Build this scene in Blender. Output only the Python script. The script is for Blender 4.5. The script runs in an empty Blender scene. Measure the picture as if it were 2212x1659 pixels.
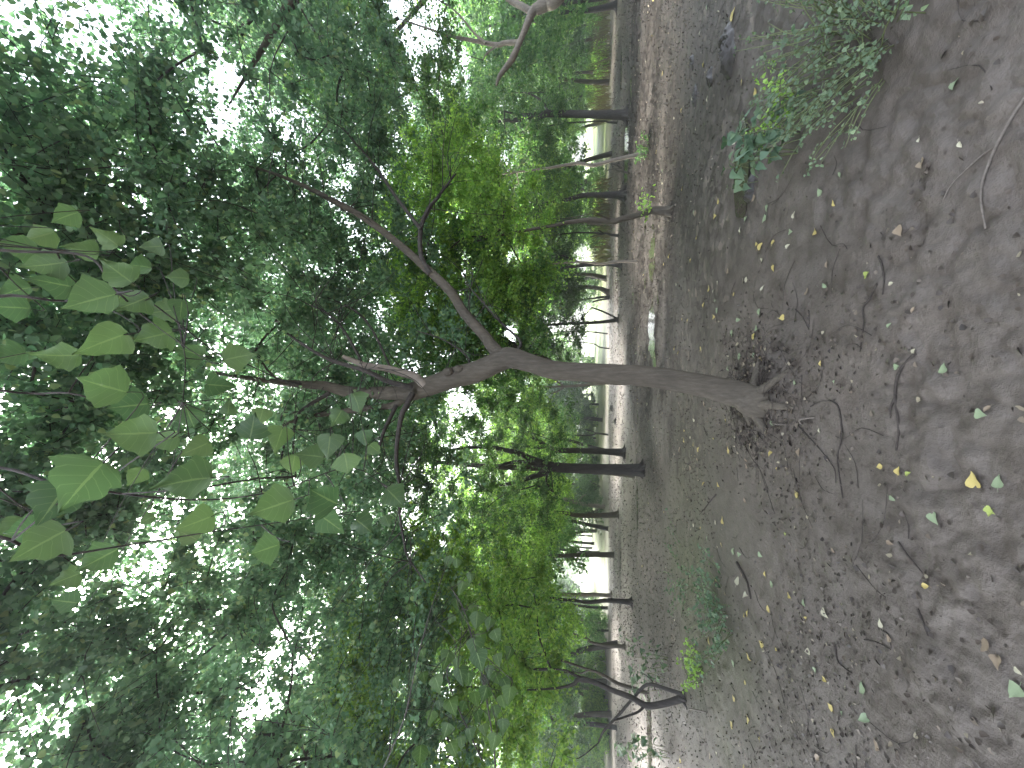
import bpy, math, random
import numpy as np
from mathutils import Vector, Matrix

R = math.radians
rng = np.random.default_rng(7)
random.seed(7)
S = bpy.context.scene
COL = S.collection

# ------------------------------------------------------------------ camera, sky, sun, exposure
EYE = 1.5
PITCH = math.atan((1262 - 1106) / 831.0)
cam_d = bpy.data.cameras.new('camera')
cam = bpy.data.objects.new('camera', cam_d)
COL.objects.link(cam)
FW = Vector((0, math.cos(PITCH), math.sin(PITCH)))       # where it looks
DN = Vector((0, math.sin(PITCH), -math.cos(PITCH)))      # picture right = towards the ground (camera held on its side)
RT = Vector((1, 0, 0))                                   # picture up = to the right of the place
cam.matrix_world = Matrix(((DN.x, RT.x, -FW.x, 0), (DN.y, RT.y, -FW.y, 0), (DN.z, RT.z, -FW.z, EYE), (0, 0, 0, 1)))
cam_d.sensor_width = 36
cam_d.lens = 18 * 831.0 / 1106.0
cam_d.clip_start = 0.05
cam_d.clip_end = 3000
S.camera = cam

SUN_EL, SUN_AZ = 50.0, -36.0      # azimuth from +Y towards +X
w = bpy.data.worlds.new("World")
S.world = w
w.use_nodes = True
nt = w.node_tree
nt.nodes.clear()
sky = nt.nodes.new('ShaderNodeTexSky')
sky.sky_type = 'NISHITA'
sky.sun_disc = False
sky.sun_elevation = R(SUN_EL)
sky.sun_rotation = R(SUN_AZ)
sky.air_density = 1.0
sky.dust_density = 4.0
hs = nt.nodes.new('ShaderNodeHueSaturation')
hs.inputs['Saturation'].default_value = 0.40
bg = nt.nodes.new('ShaderNodeBackground')
bg.inputs['Strength'].default_value = 0.15
wo = nt.nodes.new('ShaderNodeOutputWorld')
nt.links.new(sky.outputs[0], hs.inputs['Color'])
nt.links.new(hs.outputs[0], bg.inputs['Color'])
nt.links.new(bg.outputs[0], wo.inputs['Surface'])

sun_d = bpy.data.lights.new('sun', 'SUN')
sun_d.energy = 2.8
sun_d.angle = R(26)
sun_d.color = (1.0, 0.95, 0.86)
sun = bpy.data.objects.new('sun', sun_d)
COL.objects.link(sun)
sdir = Vector((math.sin(R(SUN_AZ)) * math.cos(R(SUN_EL)), math.cos(R(SUN_AZ)) * math.cos(R(SUN_EL)), math.sin(R(SUN_EL))))
sun.rotation_euler = (-sdir).to_track_quat('-Z', 'Y').to_euler()

S.view_settings.view_transform = 'Standard'
S.view_settings.look = 'None'
S.view_settings.gamma = 1
S.view_settings.exposure = 3.12
S.render.engine = 'CYCLES'
S.cycles.max_bounces = 9
S.cycles.diffuse_bounces = 7
S.cycles.glossy_bounces = 2
S.cycles.transmission_bounces = 4
S.cycles.volume_bounces = 0
S.cycles.transparent_max_bounces = 4
S.cycles.caustics_reflective = False
S.cycles.caustics_refractive = False
S.cycles.sample_clamp_indirect = 6
S.cycles.use_denoising = True
try:
    S.cycles.denoiser = 'OPENIMAGEDENOISE'
    S.cycles.denoising_input_passes = 'RGB_ALBEDO_NORMAL'
except Exception:
    pass

# ------------------------------------------------------------------ where a point of the view stands in the place
def ray(px, py):
    nx, ny = (px - 1106) / 831.0, (829.5 - py) / 831.0
    return FW + DN * nx + RT * ny
def G(px, py):                       # on the ground
    d = ray(px, py)
    t = EYE / -d.z
    return Vector((d.x * t, d.y * t, 0))
def P(px, py, Y):                    # at forward distance Y
    d = ray(px, py)
    return Vector((0, 0, EYE)) + d * (Y / d.y)
def AX(px, py, Y):                   # distance along the axis there
    return Y / ray(px, py).y
def proj(p):                         # Nx3 points -> view coordinates
    q = p - np.array([0, 0, EYE])
    z = q @ np.array(FW)
    z = np.where(np.abs(z) < 1e-3, 1e-3, z)
    return 1106 + 831 * (q @ np.array(DN)) / z, 829.5 - 831 * (q @ np.array(RT)) / z, z

# ------------------------------------------------------------------ noise
def _h(ix, iy, s):
    n = (ix.astype(np.int64) * 374761393 + iy.astype(np.int64) * 668265263 + s * 1442695041) & 0x7fffffff
    n = ((n ^ (n >> 13)) * 1274126177) & 0x7fffffff
    return ((n ^ (n >> 16)) & 0xffff) / 65535.0
def vn(x, y, s=0):
    x = np.asarray(x, float); y = np.asarray(y, float)
    ix, iy = np.floor(x), np.floor(y)
    fx, fy = x - ix, y - iy
    fx = fx * fx * (3 - 2 * fx); fy = fy * fy * (3 - 2 * fy)
    a, b = _h(ix, iy, s), _h(ix + 1, iy, s)
    c, d = _h(ix, iy + 1, s), _h(ix + 1, iy + 1, s)
    return (a + (b - a) * fx) * (1 - fy) + (c + (d - c) * fx) * fy
def fbm(x, y, s=0, o=4):
    v, a, f = 0, 0.5, 1.0
    for k in range(o):
        v = v + a * vn(x * f + 17.3 * k, y * f - 9.1 * k, s + k); a *= 0.5; f *= 2.07
    return v / (1 - 0.5 ** o)

# ------------------------------------------------------------------ materials
def mat(name):
    m = bpy.data.materials.new(name)
    m.use_nodes = True
    t = m.node_tree
    t.nodes.clear()
    out = t.nodes.new('ShaderNodeOutputMaterial')
    return m, t, out
def N(t, kind, **kw):
    n = t.nodes.new(kind)
    for k, v in kw.items():
        if k in n.inputs.keys():
            n.inputs[k].default_value = v
        else:
            setattr(n, k, v)
    return n
def ramp(t, fac, stops):
    r = t.nodes.new('ShaderNodeValToRGB')
    e = r.color_ramp.elements
    while len(e) < len(stops):
        e.new(0.5)
    for i, (p, c) in enumerate(stops):
        e[i].position = p
        e[i].color = (*c, 1) if len(c) == 3 else c
    t.links.new(fac, r.inputs[0])
    return r
def mixc(t, fac, a, b):
    m = t.nodes.new('ShaderNodeMix')
    m.data_type = 'RGBA'
    if hasattr(fac, 'links'): t.links.new(fac, m.inputs[0])
    else: m.inputs[0].default_value = fac
    for v, i in ((a, 6), (b, 7)):
        if hasattr(v, 'links'): t.links.new(v, m.inputs[i])
        else: m.inputs[i].default_value = (*v, 1)
    return m.outputs[2]

def leaf_mat(name, stops, trans=0.5, tint=(1.15, 1.28, 0.78), rough=0.5, spec=0.35):
    m, t, out = mat(name)
    g = N(t, 'ShaderNodeNewGeometry')
    oi = N(t, 'ShaderNodeObjectInfo')
    c = ramp(t, g.outputs['Random Per Island'], stops)
    h = N(t, 'ShaderNodeHueSaturation')
    mr = N(t, 'ShaderNodeMapRange')
    mr.inputs['To Min'].default_value = 0.8; mr.inputs['To Max'].default_value = 1.2
    t.links.new(oi.outputs['Random'], mr.inputs[0])
    t.links.new(mr.outputs[0], h.inputs['Value'])
    t.links.new(c.outputs[0], h.inputs['Color'])
    b = N(t, 'ShaderNodeBsdfPrincipled', Roughness=rough)
    b.inputs['Specular IOR Level'].default_value = spec
    t.links.new(h.outputs[0], b.inputs['Base Color'])
    tr = N(t, 'ShaderNodeBsdfTranslucent')
    mm = t.nodes.new('ShaderNodeMix'); mm.data_type = 'RGBA'; mm.blend_type = 'MULTIPLY'; mm.inputs[0].default_value = 1
    t.links.new(h.outputs[0], mm.inputs[6]); mm.inputs[7].default_value = (*tint, 1)
    t.links.new(mm.outputs[2], tr.inputs[0])
    mx = N(t, 'ShaderNodeMixShader'); mx.inputs[0].default_value = trans
    t.links.new(b.outputs[0], mx.inputs[1]); t.links.new(tr.outputs[0], mx.inputs[2])
    t.links.new(mx.outputs[0], out.inputs[0])
    return m
M = {}
M['leaf_mid'] = leaf_mat('green leaves', [(0, (0.066, 0.146, 0.056)), (0.5, (0.110, 0.215, 0.078)), (0.9, (0.165, 0.292, 0.10)), (1, (0.285, 0.340, 0.149))])
M['leaf_dark'] = leaf_mat('dark leaves', [(0, (0.052, 0.100, 0.053)), (0.6, (0.085, 0.153, 0.077)), (1, (0.136, 0.218, 0.102))], trans=0.42)
M['leaf_bright'] = leaf_mat('yellow green leaves', [(0, (0.128, 0.242, 0.06)), (0.5, (0.20, 0.345, 0.085)), (1, (0.335, 0.465, 0.11))], trans=0.55)
M['leaf_veiled'] = leaf_mat('veiled grey green leaves', [(0, (0.085, 0.16, 0.098)), (0.5, (0.13, 0.225, 0.134)), (0.9, (0.175, 0.28, 0.16)), (1, (0.26, 0.33, 0.15))], trans=.52, tint=(1.02, 1.2, .9))  # pale leaf undersides, with the glare veil over the upper canopy coloured in
M['leaf_shade'] = leaf_mat('silhouetted olive leaves', [(0, (0.028, 0.058, 0.02)), (1, (0.06, 0.105, 0.034))], trans=.35)  # backlit silhouette darkness of the drooping leaves, put into their colour
M['leaf_near'] = leaf_mat('broad leaves', [(0, (0.055, 0.1, 0.055)), (0.4, (0.075, 0.125, 0.064)), (0.8, (0.095, 0.15, 0.072)), (1, (0.115, 0.175, 0.078))], trans=0.5, tint=(1.05, 1.15, 0.75))
M['leaf_weed'] = leaf_mat('weed leaves', [(0, (0.075, 0.13, 0.085)), (0.6, (0.115, 0.18, 0.115)), (1, (0.18, 0.26, 0.15))], trans=0.35)
M['leaf_soft'] = leaf_mat('soft weed leaves', [(0, (0.12, 0.18, 0.115)), (0.6, (0.16, 0.225, 0.14)), (1, (0.22, 0.29, 0.17))], trans=0.35)
M['leaf_sprout'] = leaf_mat('sprout leaves', [(0, (0.228, 0.385, 0.088)), (1, (0.385, 0.578, 0.140))], trans=0.4)

def add_veins(m):
    t = m.node_tree
    def A(nm):
        a = N(t, 'ShaderNodeAttribute'); a.attribute_name = nm; return a.outputs['Fac']
    def mth(op, a, b=None):
        n = N(t, 'ShaderNodeMath', operation=op)
        for i, v in enumerate((a, b)):
            if v is None: continue
            if hasattr(v, 'links'): t.links.new(v, n.inputs[i])
            else: n.inputs[i].default_value = v
        return n.outputs[0]
    u, q = A('lu'), A('lq')
    fr = mth('FRACT', mth('MULTIPLY', mth('SUBTRACT', u, mth('MULTIPLY', q, .28)), 6.0))
    side = mth('LESS_THAN', fr, .07)
    rib = mth('LESS_THAN', q, .05)
    v = mth('MULTIPLY', mth('MAXIMUM', mth('MULTIPLY', side, .55), rib), .55)
    h = [n for n in t.nodes if n.type == 'HUE_SAT'][0]
    col = mixc(t, v, h.outputs[0], (.2, .27, .13))
    for l in list(h.outputs[0].links):
        if l.to_node != col.node:
            t.links.new(col, l.to_socket)
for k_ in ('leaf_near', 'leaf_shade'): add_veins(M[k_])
def bark_mat(name, c0, c1, c2, scale=9, bump=0.5, stretch=0.18):
    m, t, out = mat(name)
    tc = N(t, 'ShaderNodeTexCoord')
    mp = N(t, 'ShaderNodeMapping'); mp.inputs['Scale'].default_value = (1, 1, stretch)
    t.links.new(tc.outputs['Object'], mp.inputs[0])
    n1 = N(t, 'ShaderNodeTexNoise', Scale=scale * 4.0, Detail=6, Roughness=0.65)
    t.links.new(mp.outputs[0], n1.inputs['Vector'])
    n2 = N(t, 'ShaderNodeTexNoise', Scale=2.2, Detail=4)
    t.links.new(tc.outputs['Object'], n2.inputs['Vector'])
    vo = N(t, 'ShaderNodeTexVoronoi', Scale=scale * 5.0, feature='DISTANCE_TO_EDGE')
    t.links.new(mp.outputs[0], vo.inputs['Vector'])
    r1 = ramp(t, n1.outputs[0], [(0.3, c0), (0.55, c1), (0.75, c2)])
    r2 = ramp(t, n2.outputs[0], [(0.3, (0.8, 0.8, 0.81)), (0.7, (1.12, 1.1, 1.08))])
    mm = t.nodes.new('ShaderNodeMix'); mm.data_type = 'RGBA'; mm.blend_type = 'MULTIPLY'; mm.inputs[0].default_value = 1
    t.links.new(r1.outputs[0], mm.inputs[6]); t.links.new(r2.outputs[0], mm.inputs[7])
    b = N(t, 'ShaderNodeBsdfPrincipled', Roughness=0.8)
    b.inputs['Specular IOR Level'].default_value = 0.25
    t.links.new(mm.outputs[2], b.inputs['Base Color'])
    ad = N(t, 'ShaderNodeMath', operation='ADD')
    ms = N(t, 'ShaderNodeMath', operation='MINIMUM'); ms.inputs[1].default_value = 0.15
    t.links.new(vo.outputs['Distance'], ms.inputs[0])
    t.links.new(ms.outputs[0], ad.inputs[0]); t.links.new(n1.outputs[0], ad.inputs[1])
    bp = N(t, 'ShaderNodeBump', Strength=bump, Distance=0.02)
    t.links.new(ad.outputs[0], bp.inputs['Height'])
    t.links.new(bp.outputs[0], b.inputs['Normal'])
    t.links.new(b.outputs[0], out.inputs[0])
    return m
M['bark'] = bark_mat('grey brown bark', (0.058, 0.049, 0.038), (0.086, 0.074, 0.059), (0.122, 0.107, 0.087))
M['bark_dark'] = bark_mat('dark bark', (0.028, 0.025, 0.023), (0.052, 0.046, 0.042), (0.082, 0.073, 0.067))
M['bark_pale'] = bark_mat('pale bark', (0.15, 0.128, 0.108), (0.23, 0.2, 0.172), (0.31, 0.275, 0.24), bump=0.25)
M['bark_tan'] = bark_mat('tan bark', (0.14, 0.122, 0.1), (0.21, 0.185, 0.155), (0.28, 0.25, 0.215), bump=.3)
M['stick'] = bark_mat('wet dead wood', (0.03, 0.025, 0.022), (0.05, 0.042, 0.037), (0.08, 0.068, 0.06), scale=20)
M['stick_pale'] = bark_mat('peeled dead wood', (0.09, 0.078, 0.068), (0.13, 0.114, 0.1), (0.18, 0.158, 0.14), scale=20, bump=0.2)

def plain(name, c, rough=0.6, var=0.25, scale=30, spec=0.4):
    m, t, out = mat(name)
    tc = N(t, 'ShaderNodeTexCoord')
    n = N(t, 'ShaderNodeTexNoise', Scale=scale, Detail=4)
    t.links.new(tc.outputs['Object'], n.inputs['Vector'])
    r = ramp(t, n.outputs[0], [(0.3, tuple(x * (1 - var) for x in c)), (0.7, tuple(x * (1 + var) for x in c))])
    b = N(t, 'ShaderNodeBsdfPrincipled', Roughness=rough)
    b.inputs['Specular IOR Level'].default_value = spec
    t.links.new(r.outputs[0], b.inputs['Base Color'])
    t.links.new(b.outputs[0], out.inputs[0])
    return m

# ------------------------------------------------------------------ mesh helpers
def mesh_np(name, v, loops, starts, material=None, smooth=True):
    me = bpy.data.meshes.new(name)
    v = np.asarray(v, np.float32)
    me.vertices.add(len(v)); me.vertices.foreach_set('co', v.ravel())
    loops = np.asarray(loops, np.int32).ravel()
    me.loops.add(len(loops)); me.loops.foreach_set('vertex_index', loops)
    starts = np.asarray(starts, np.int32)
    me.polygons.add(len(starts)); me.polygons.foreach_set('loop_start', starts)
    me.update(calc_edges=True)
    if not smooth:
        me.polygons.foreach_set('use_smooth', np.zeros(len(starts), bool))
    if material: me.materials.append(material)
    return me
def obj(name, me, parent=None, loc=None):
    o = bpy.data.objects.new(name, me)
    COL.objects.link(o)
    if parent: o.parent = parent
    if loc is not None: o.location = loc
    return o
def tag(o, label=None, cat=None, group=None, kind=None):
    if label: o['label'] = label
    if cat: o['category'] = cat
    if group: o['group'] = group
    if kind: o['kind'] = kind
    return o

class Geo:
    """collects tubes and leaves into one mesh"""
    def __init__(self): self.v, self.l, self.s, self.nv, self.nl = [], [], [], 0, 0
    def add(self, v, faces):                 # faces: (F, k) array
        f = np.asarray(faces, np.int64)
        self.v.append(np.asarray(v, float)); self.l.append((f + self.nv).ravel())
        self.s.append(self.nl + np.arange(len(f)) * f.shape[1])
        self.nv += len(v); self.nl += f.size
    def mesh(self, name, material, origin=(0, 0, 0), smooth=True):
        if not self.v: return None
        v = np.concatenate(self.v) - np.array(origin)
        return mesh_np(name, v, np.concatenate(self.l), np.concatenate(self.s), material, smooth)

def smooth_path(pts, rad, sub=5):
    p = np.array([list(q) for q in pts], float); r = np.array(rad, float)
    n = len(p)
    if n < 3 or sub < 2: return p, r
    out, ro = [], []
    for i in range(n - 1):
        p0, p1, p2, p3 = p[max(i - 1, 0)], p[i], p[i + 1], p[min(i + 2, n - 1)]
        for k in range(sub):
            t = k / sub
            out.append(0.5 * ((2 * p1) + (-p0 + p2) * t + (2 * p0 - 5 * p1 + 4 * p2 - p3) * t * t + (-p0 + 3 * p1 - 3 * p2 + p3) * t ** 3))
            ro.append(r[i] + (r[i + 1] - r[i]) * t)
    out.append(p[-1]); ro.append(r[-1])
    return np.array(out), np.array(ro)
def tube(geo, pts, rad, sides=10, sub=5, bump=0.06, seed=0, flare=0.0):
    p, r = smooth_path(pts, rad, sub)
    n = len(p)
    tan = np.gradient(p, axis=0)
    tan /= np.linalg.norm(tan, axis=1)[:, None] + 1e-9
    ref = np.array([0.31, 0.95, 0.05])
    u = np.cross(tan, ref); u /= np.linalg.norm(u, axis=1)[:, None] + 1e-9
    w_ = np.cross(tan, u)
    a = np.arange(sides) / sides * 2 * math.pi
    L = np.concatenate([[0], np.cumsum(np.linalg.norm(np.diff(p, axis=0), axis=1))])
    rr = r[:, None] * (1 + bump * (2 * fbm(np.cos(a)[None, :] * 1.3 + 5 + L[:, None] * 0.9 / (r.max() * 8 + .02), np.sin(a)[None, :] * 1.3 + L[:, None] * 0.4 / (r.max() * 8 + .02), seed, 3) - 1))
    if flare:
        k = np.exp(-L / (r[0] * 2.2))[:, None]
        rr = rr * (1 + flare * k * (0.6 + 0.7 * np.cos(a * 4 + seed)[None, :]))
    v = p[:, None, :] + rr[:, :, None] * (np.cos(a)[None, :, None] * u[:, None, :] + np.sin(a)[None, :, None] * w_[:, None, :])
    v = v.reshape(-1, 3)
    i = np.arange(n - 1)[:, None] * sides; j = np.arange(sides)[None, :]; j2 = (j + 1) % sides
    f = np.stack([i + j, i + j2, i + sides + j2, i + sides + j], -1).reshape(-1, 4)
    geo.add(v, f)
    # closed ends
    c = np.concatenate([p[-1:], v[-sides:]]); k = np.arange(sides)
    geo.add(c, np.stack([np.zeros(sides, int), 1 + k, 1 + (k + 1) % sides], -1))
    return p, r

TPL_S = np.array([[0, 0, 0], [.2, .45, .09], [.58, .33, .07], [1, 0, -.06], [.58, -.33, .07], [.2, -.45, .09]])
def frames(n, pitch=(10, 65), roll=45, az=None):
    az = rng.uniform(0, 2 * math.pi, n) if az is None else az
    pt = np.radians(rng.uniform(pitch[0], pitch[1], n))
    t = np.stack([np.cos(az) * np.cos(pt), np.sin(az) * np.cos(pt), -np.sin(pt)], -1)
    s = np.stack([-np.sin(az), np.cos(az), np.zeros(n)], -1)
    nn = np.cross(t, s)
    ro = np.radians(rng.normal(0, roll, n))[:, None]
    s2 = s * np.cos(ro) + nn * np.sin(ro)
    n2 = np.cross(t, s2)
    return t, s2, n2
def leaves(geo, pos, size, pitch=(5, 65), roll=40, az=None, tpl=TPL_S, narrow=1.0):
    n = len(pos)
    if n == 0: return
    t, s, nn = frames(n, pitch, roll, az)
    size = np.broadcast_to(size, (n,))
    k = len(tpl)
    v = pos[:, None, :] + size[:, None, None] * (tpl[None, :, 0:1] * t[:, None, :] + narrow * tpl[None, :, 1:2] * s[:, None, :] + tpl[None, :, 2:3] * nn[:, None, :])
    b = np.arange(n)[:, None] * k
    if k == 6:
        f = np.concatenate([b + np.array([[0, 1, 2, 3]]), b + np.array([[0, 3, 4, 5]])])
        geo.add(v.reshape(-1, 3), f)
    else:                                    # outline + midrib fan: vertices 0..m-1 left side, rest right side
        raise ValueError

# broad leaf: rows along the midrib, 3 vertices per row each side
def broad_tpl(shape='delta'):
    if shape == 'delta':
        rows = [(0.0, .04), (.05, .34), (.16, .5), (.33, .46), (.52, .33), (.72, .19), (.88, .07), (1.0, .0)]
    elif shape == 'kite':
        rows = [(0.0, .03), (.07, .30), (.2, .42), (.36, .56), (.46, .44), (.58, .38), (.70, .26), (.84, .09), (1.0, .0)]
    elif shape == 'lobed':
        rows = [(0.0, .05), (.03, .30), (.12, .46), (.26, .62), (.36, .44), (.48, .46), (.60, .40), (.68, .24), (.84, .1), (1.0, .0)]
    else:
        rows = [(0.0, .02), (.12, .2), (.3, .3), (.5, .29), (.7, .2), (.88, .08), (1.0, .0)]
    return rows
LQ = []
def broad_leaf(geo, base, t, s, nn, size, shape='delta', cup=0.16, droop=0.25, wave=0.05, seed=0, stalk=True):
    rows = broad_tpl(shape)
    v = []
    r_ = random.Random(seed)
    asym = r_.uniform(.9, 1.1)
    for (a, wd) in rows:
        for k, q in enumerate((-1, -.5, 0, .5, 1)):
            ww = wd * (asym if q > 0 else 2 - asym)
            back = 0.10 * abs(q) * (1 - a) * (-1 if shape == 'delta' else -.4)
            z = cup * abs(q) * wd * 1.4 - droop * a * a + wave * math.sin(a * 9 + q * 3 + seed) * abs(q)
            v.append(np.array(base) + size * ((a + back) * np.array(t) + q * ww * np.array(s) + z * np.array(nn)))
    n = len(rows)
    f = []
    for i in range(n - 1):
        for k in range(4):
            f.append([i * 5 + k, i * 5 + k + 1, i * 5 + 5 + k + 1, i * 5 + 5 + k])
    geo.add(np.array(v), f)

# ------------------------------------------------------------------ the ground
BASE = G(1628, 866)                           # foot of the leaning tree
PUD = []                                      # puddles: view point, half length across, half length in depth, depth of the dent
for (px, py, a, b, d) in [(1405, 553, .42, .30, .05), (1404, 716, .50, .34, .06), (1366, 640, .3, .1, .03), (1377, 505, .35, .1, .03), (1392, 610, .16, .08, .02), (1362, 200, .5, .15, .03), (1392, 480, .2, .08, .02), (1420, 640, .13, .06, .02), (1411, 790, .22, .14, .04),
                          (1350, 335, 1.5, .8, .06), (1375, 1010, 1.5, .14, .05), (1340, 1228, 1.3, .35, .05),
                          (1598, 372, .34, .12, .018), (1340, 150, 1.0, .5, .05), (1384, 400, 1.2, .18, .04), 
                          (1400, 1580, 1.1, .45, .05)]:
    c = G(px, py)
    PUD.append((c.x, c.y, a, b, d))
def hgt(x, y):
    x = np.asarray(x, float); y = np.asarray(y, float)
    r = np.hypot(x, y)
    near = np.clip(.45 + r / 4, .4, 1) * np.clip(1.8 - r / 25, .6, 1)
    h = 0.10 * (fbm(x * .35, y * .35, 3, 3) - .5) + 0.06 * (fbm(x * 1.3, y * 1.3, 11, 4) - .5)
    lump = fbm(x * 5.5, y * 5.5, 21, 3)
    rough = np.clip((fbm(x * .6 + 3, y * .6, 31, 3) - .38) * 4, 0.12, 1)       # smooth silt against churned mud
    h = h + near * rough * (0.05 * np.abs(lump - .5) * 2 + 0.02 * (fbm(x * 17, y * 17, 41, 2) - .5))
    churn = np.exp(-((y - 11 - .1 * x) / 4.0) ** 4) * np.clip((x + 2.5) / 2.5, 0, 1)
    h = h + churn * (.16 * np.abs(fbm(x * 2.6, y * 1.9, 91, 3) - .5) + .05 * np.abs(fbm(x * 7, y * 5, 92, 2) - .5) - .03)
    d = np.hypot(x - BASE.x, y - BASE.y)
    h = h + 0.10 * np.exp(-(d / .42) ** 2) + 0.03 * np.exp(-(d / 1.0) ** 2)
    for (cx, cy, a, b, dp) in PUD:
        q = ((x - cx) / a) ** 2 + ((y - cy) / b) ** 2
        k = np.exp(-np.clip(q, 0, 30) ** 1.5 * .6)
        h = h * (1 - .85 * k) - dp * k
    # the wood's floor climbs a little towards the far bank
    bank = np.clip((y - 26) / 14, 0, 1)
    h = h + (0.5 * bank * bank * (3 - 2 * bank)) * np.clip((-x + 6) / 14, 0, 1)
    return h
def gz(x, y): return float(hgt(np.array([x]), np.array([y]))[0])
def onG(px, py):
    p = G(px, py)
    for _ in range(3):                        # follow the ray to the uneven ground
        d = ray(px, py); t = (EYE - gz(p.x, p.y)) / -d.z
        p = Vector((d.x * t, d.y * t, gz(d.x * t, d.y * t)))
    return p

def build_ground():
    rad = np.concatenate([[0.05, .3, .6], np.exp(np.linspace(math.log(.9), math.log(60), 430)), np.exp(np.linspace(math.log(64), math.log(2500), 40))])
    ang = np.concatenate([np.radians(np.linspace(-62, 62, 780)), np.radians(np.linspace(62, 298, 62))[1:-1]])
    rr, aa = np.meshgrid(rad, ang, indexing='ij')
    x, y = rr * np.sin(aa), rr * np.cos(aa)
    z = hgt(x, y) * np.clip((400 - rr) / 300, 0, 1)
    v = np.stack([x, y, z], -1).reshape(-1, 3)
    nr, na = len(rad), len(ang)
    i = np.arange(nr - 1)[:, None] * na; j = np.arange(na)[None, :]; j2 = (j + 1) % na
    f = np.stack([i + j, i + na + j, i + na + j2, i + j2], -1).reshape(-1, 4)
    me = mesh_np('ground', v, f.ravel(), np.arange(len(f)) * 4, M['mud'])
    def attr(nm, arr):
        a = me.attributes.new(nm, 'FLOAT', 'POINT'); a.data.foreach_set('value', arr.ravel().astype(np.float32))
    # wetness: the dark trampled band across the middle distance, and round the puddles
    wet = np.clip((fbm(x * .25, y * .25, 51, 3) - .5) * 5, 0, 1) * np.clip((y - 5) / 4, 0, 1)
    band = np.exp(-((y - 9.8 - .1 * x) / 4.2) ** 4) * np.clip((x + 4.5) / 4, .35, 1) * np.clip(.1 + 2.2 * (fbm(x * .9, y * 1.6, 52, 4) - .12), 0, 1)
    wet = np.clip(wet * .5 + band, 0, 1)
    for (cx, cy, a, b, dp) in PUD:
        wet = np.maximum(wet, np.exp(-(((x - cx) / (a * 1.7)) ** 2 + ((y - cy) / (b * 1.9)) ** 2)))
    attr('wet', wet)
    attr('crumb', np.clip((rr - 3.2) / 2.5, 0, .9) * np.clip((fbm(x * .6, y * 1.0, 55, 3) - .3) * 3.5, .15, 1))
    green = np.clip((y - 24 + 6 * (fbm(x * .2, y * .2, 61, 3) - .5) * 2) / 8, 0, 1) * np.clip(.35 + fbm(x * .5, y * .5, 62, 3), 0, 1)
    green = np.maximum(green, np.clip((rr - 60) / 15, 0, 1))
    g2 = np.exp(-(((x + 2.9) / 1.5) ** 2 + ((y - 5.6) / 1.6) ** 2)) * fbm(x * 2, y * 2, 63, 3) * .45
    attr('green', np.clip(np.maximum(green, g2), 0, 1))
    attr('silt', np.exp(-((y - 17) / 5.5) ** 2) * np.clip((-x + 2) / 4, 0, 1))
    o = obj('ground', me)
    tag(o, kind='structure')

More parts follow.
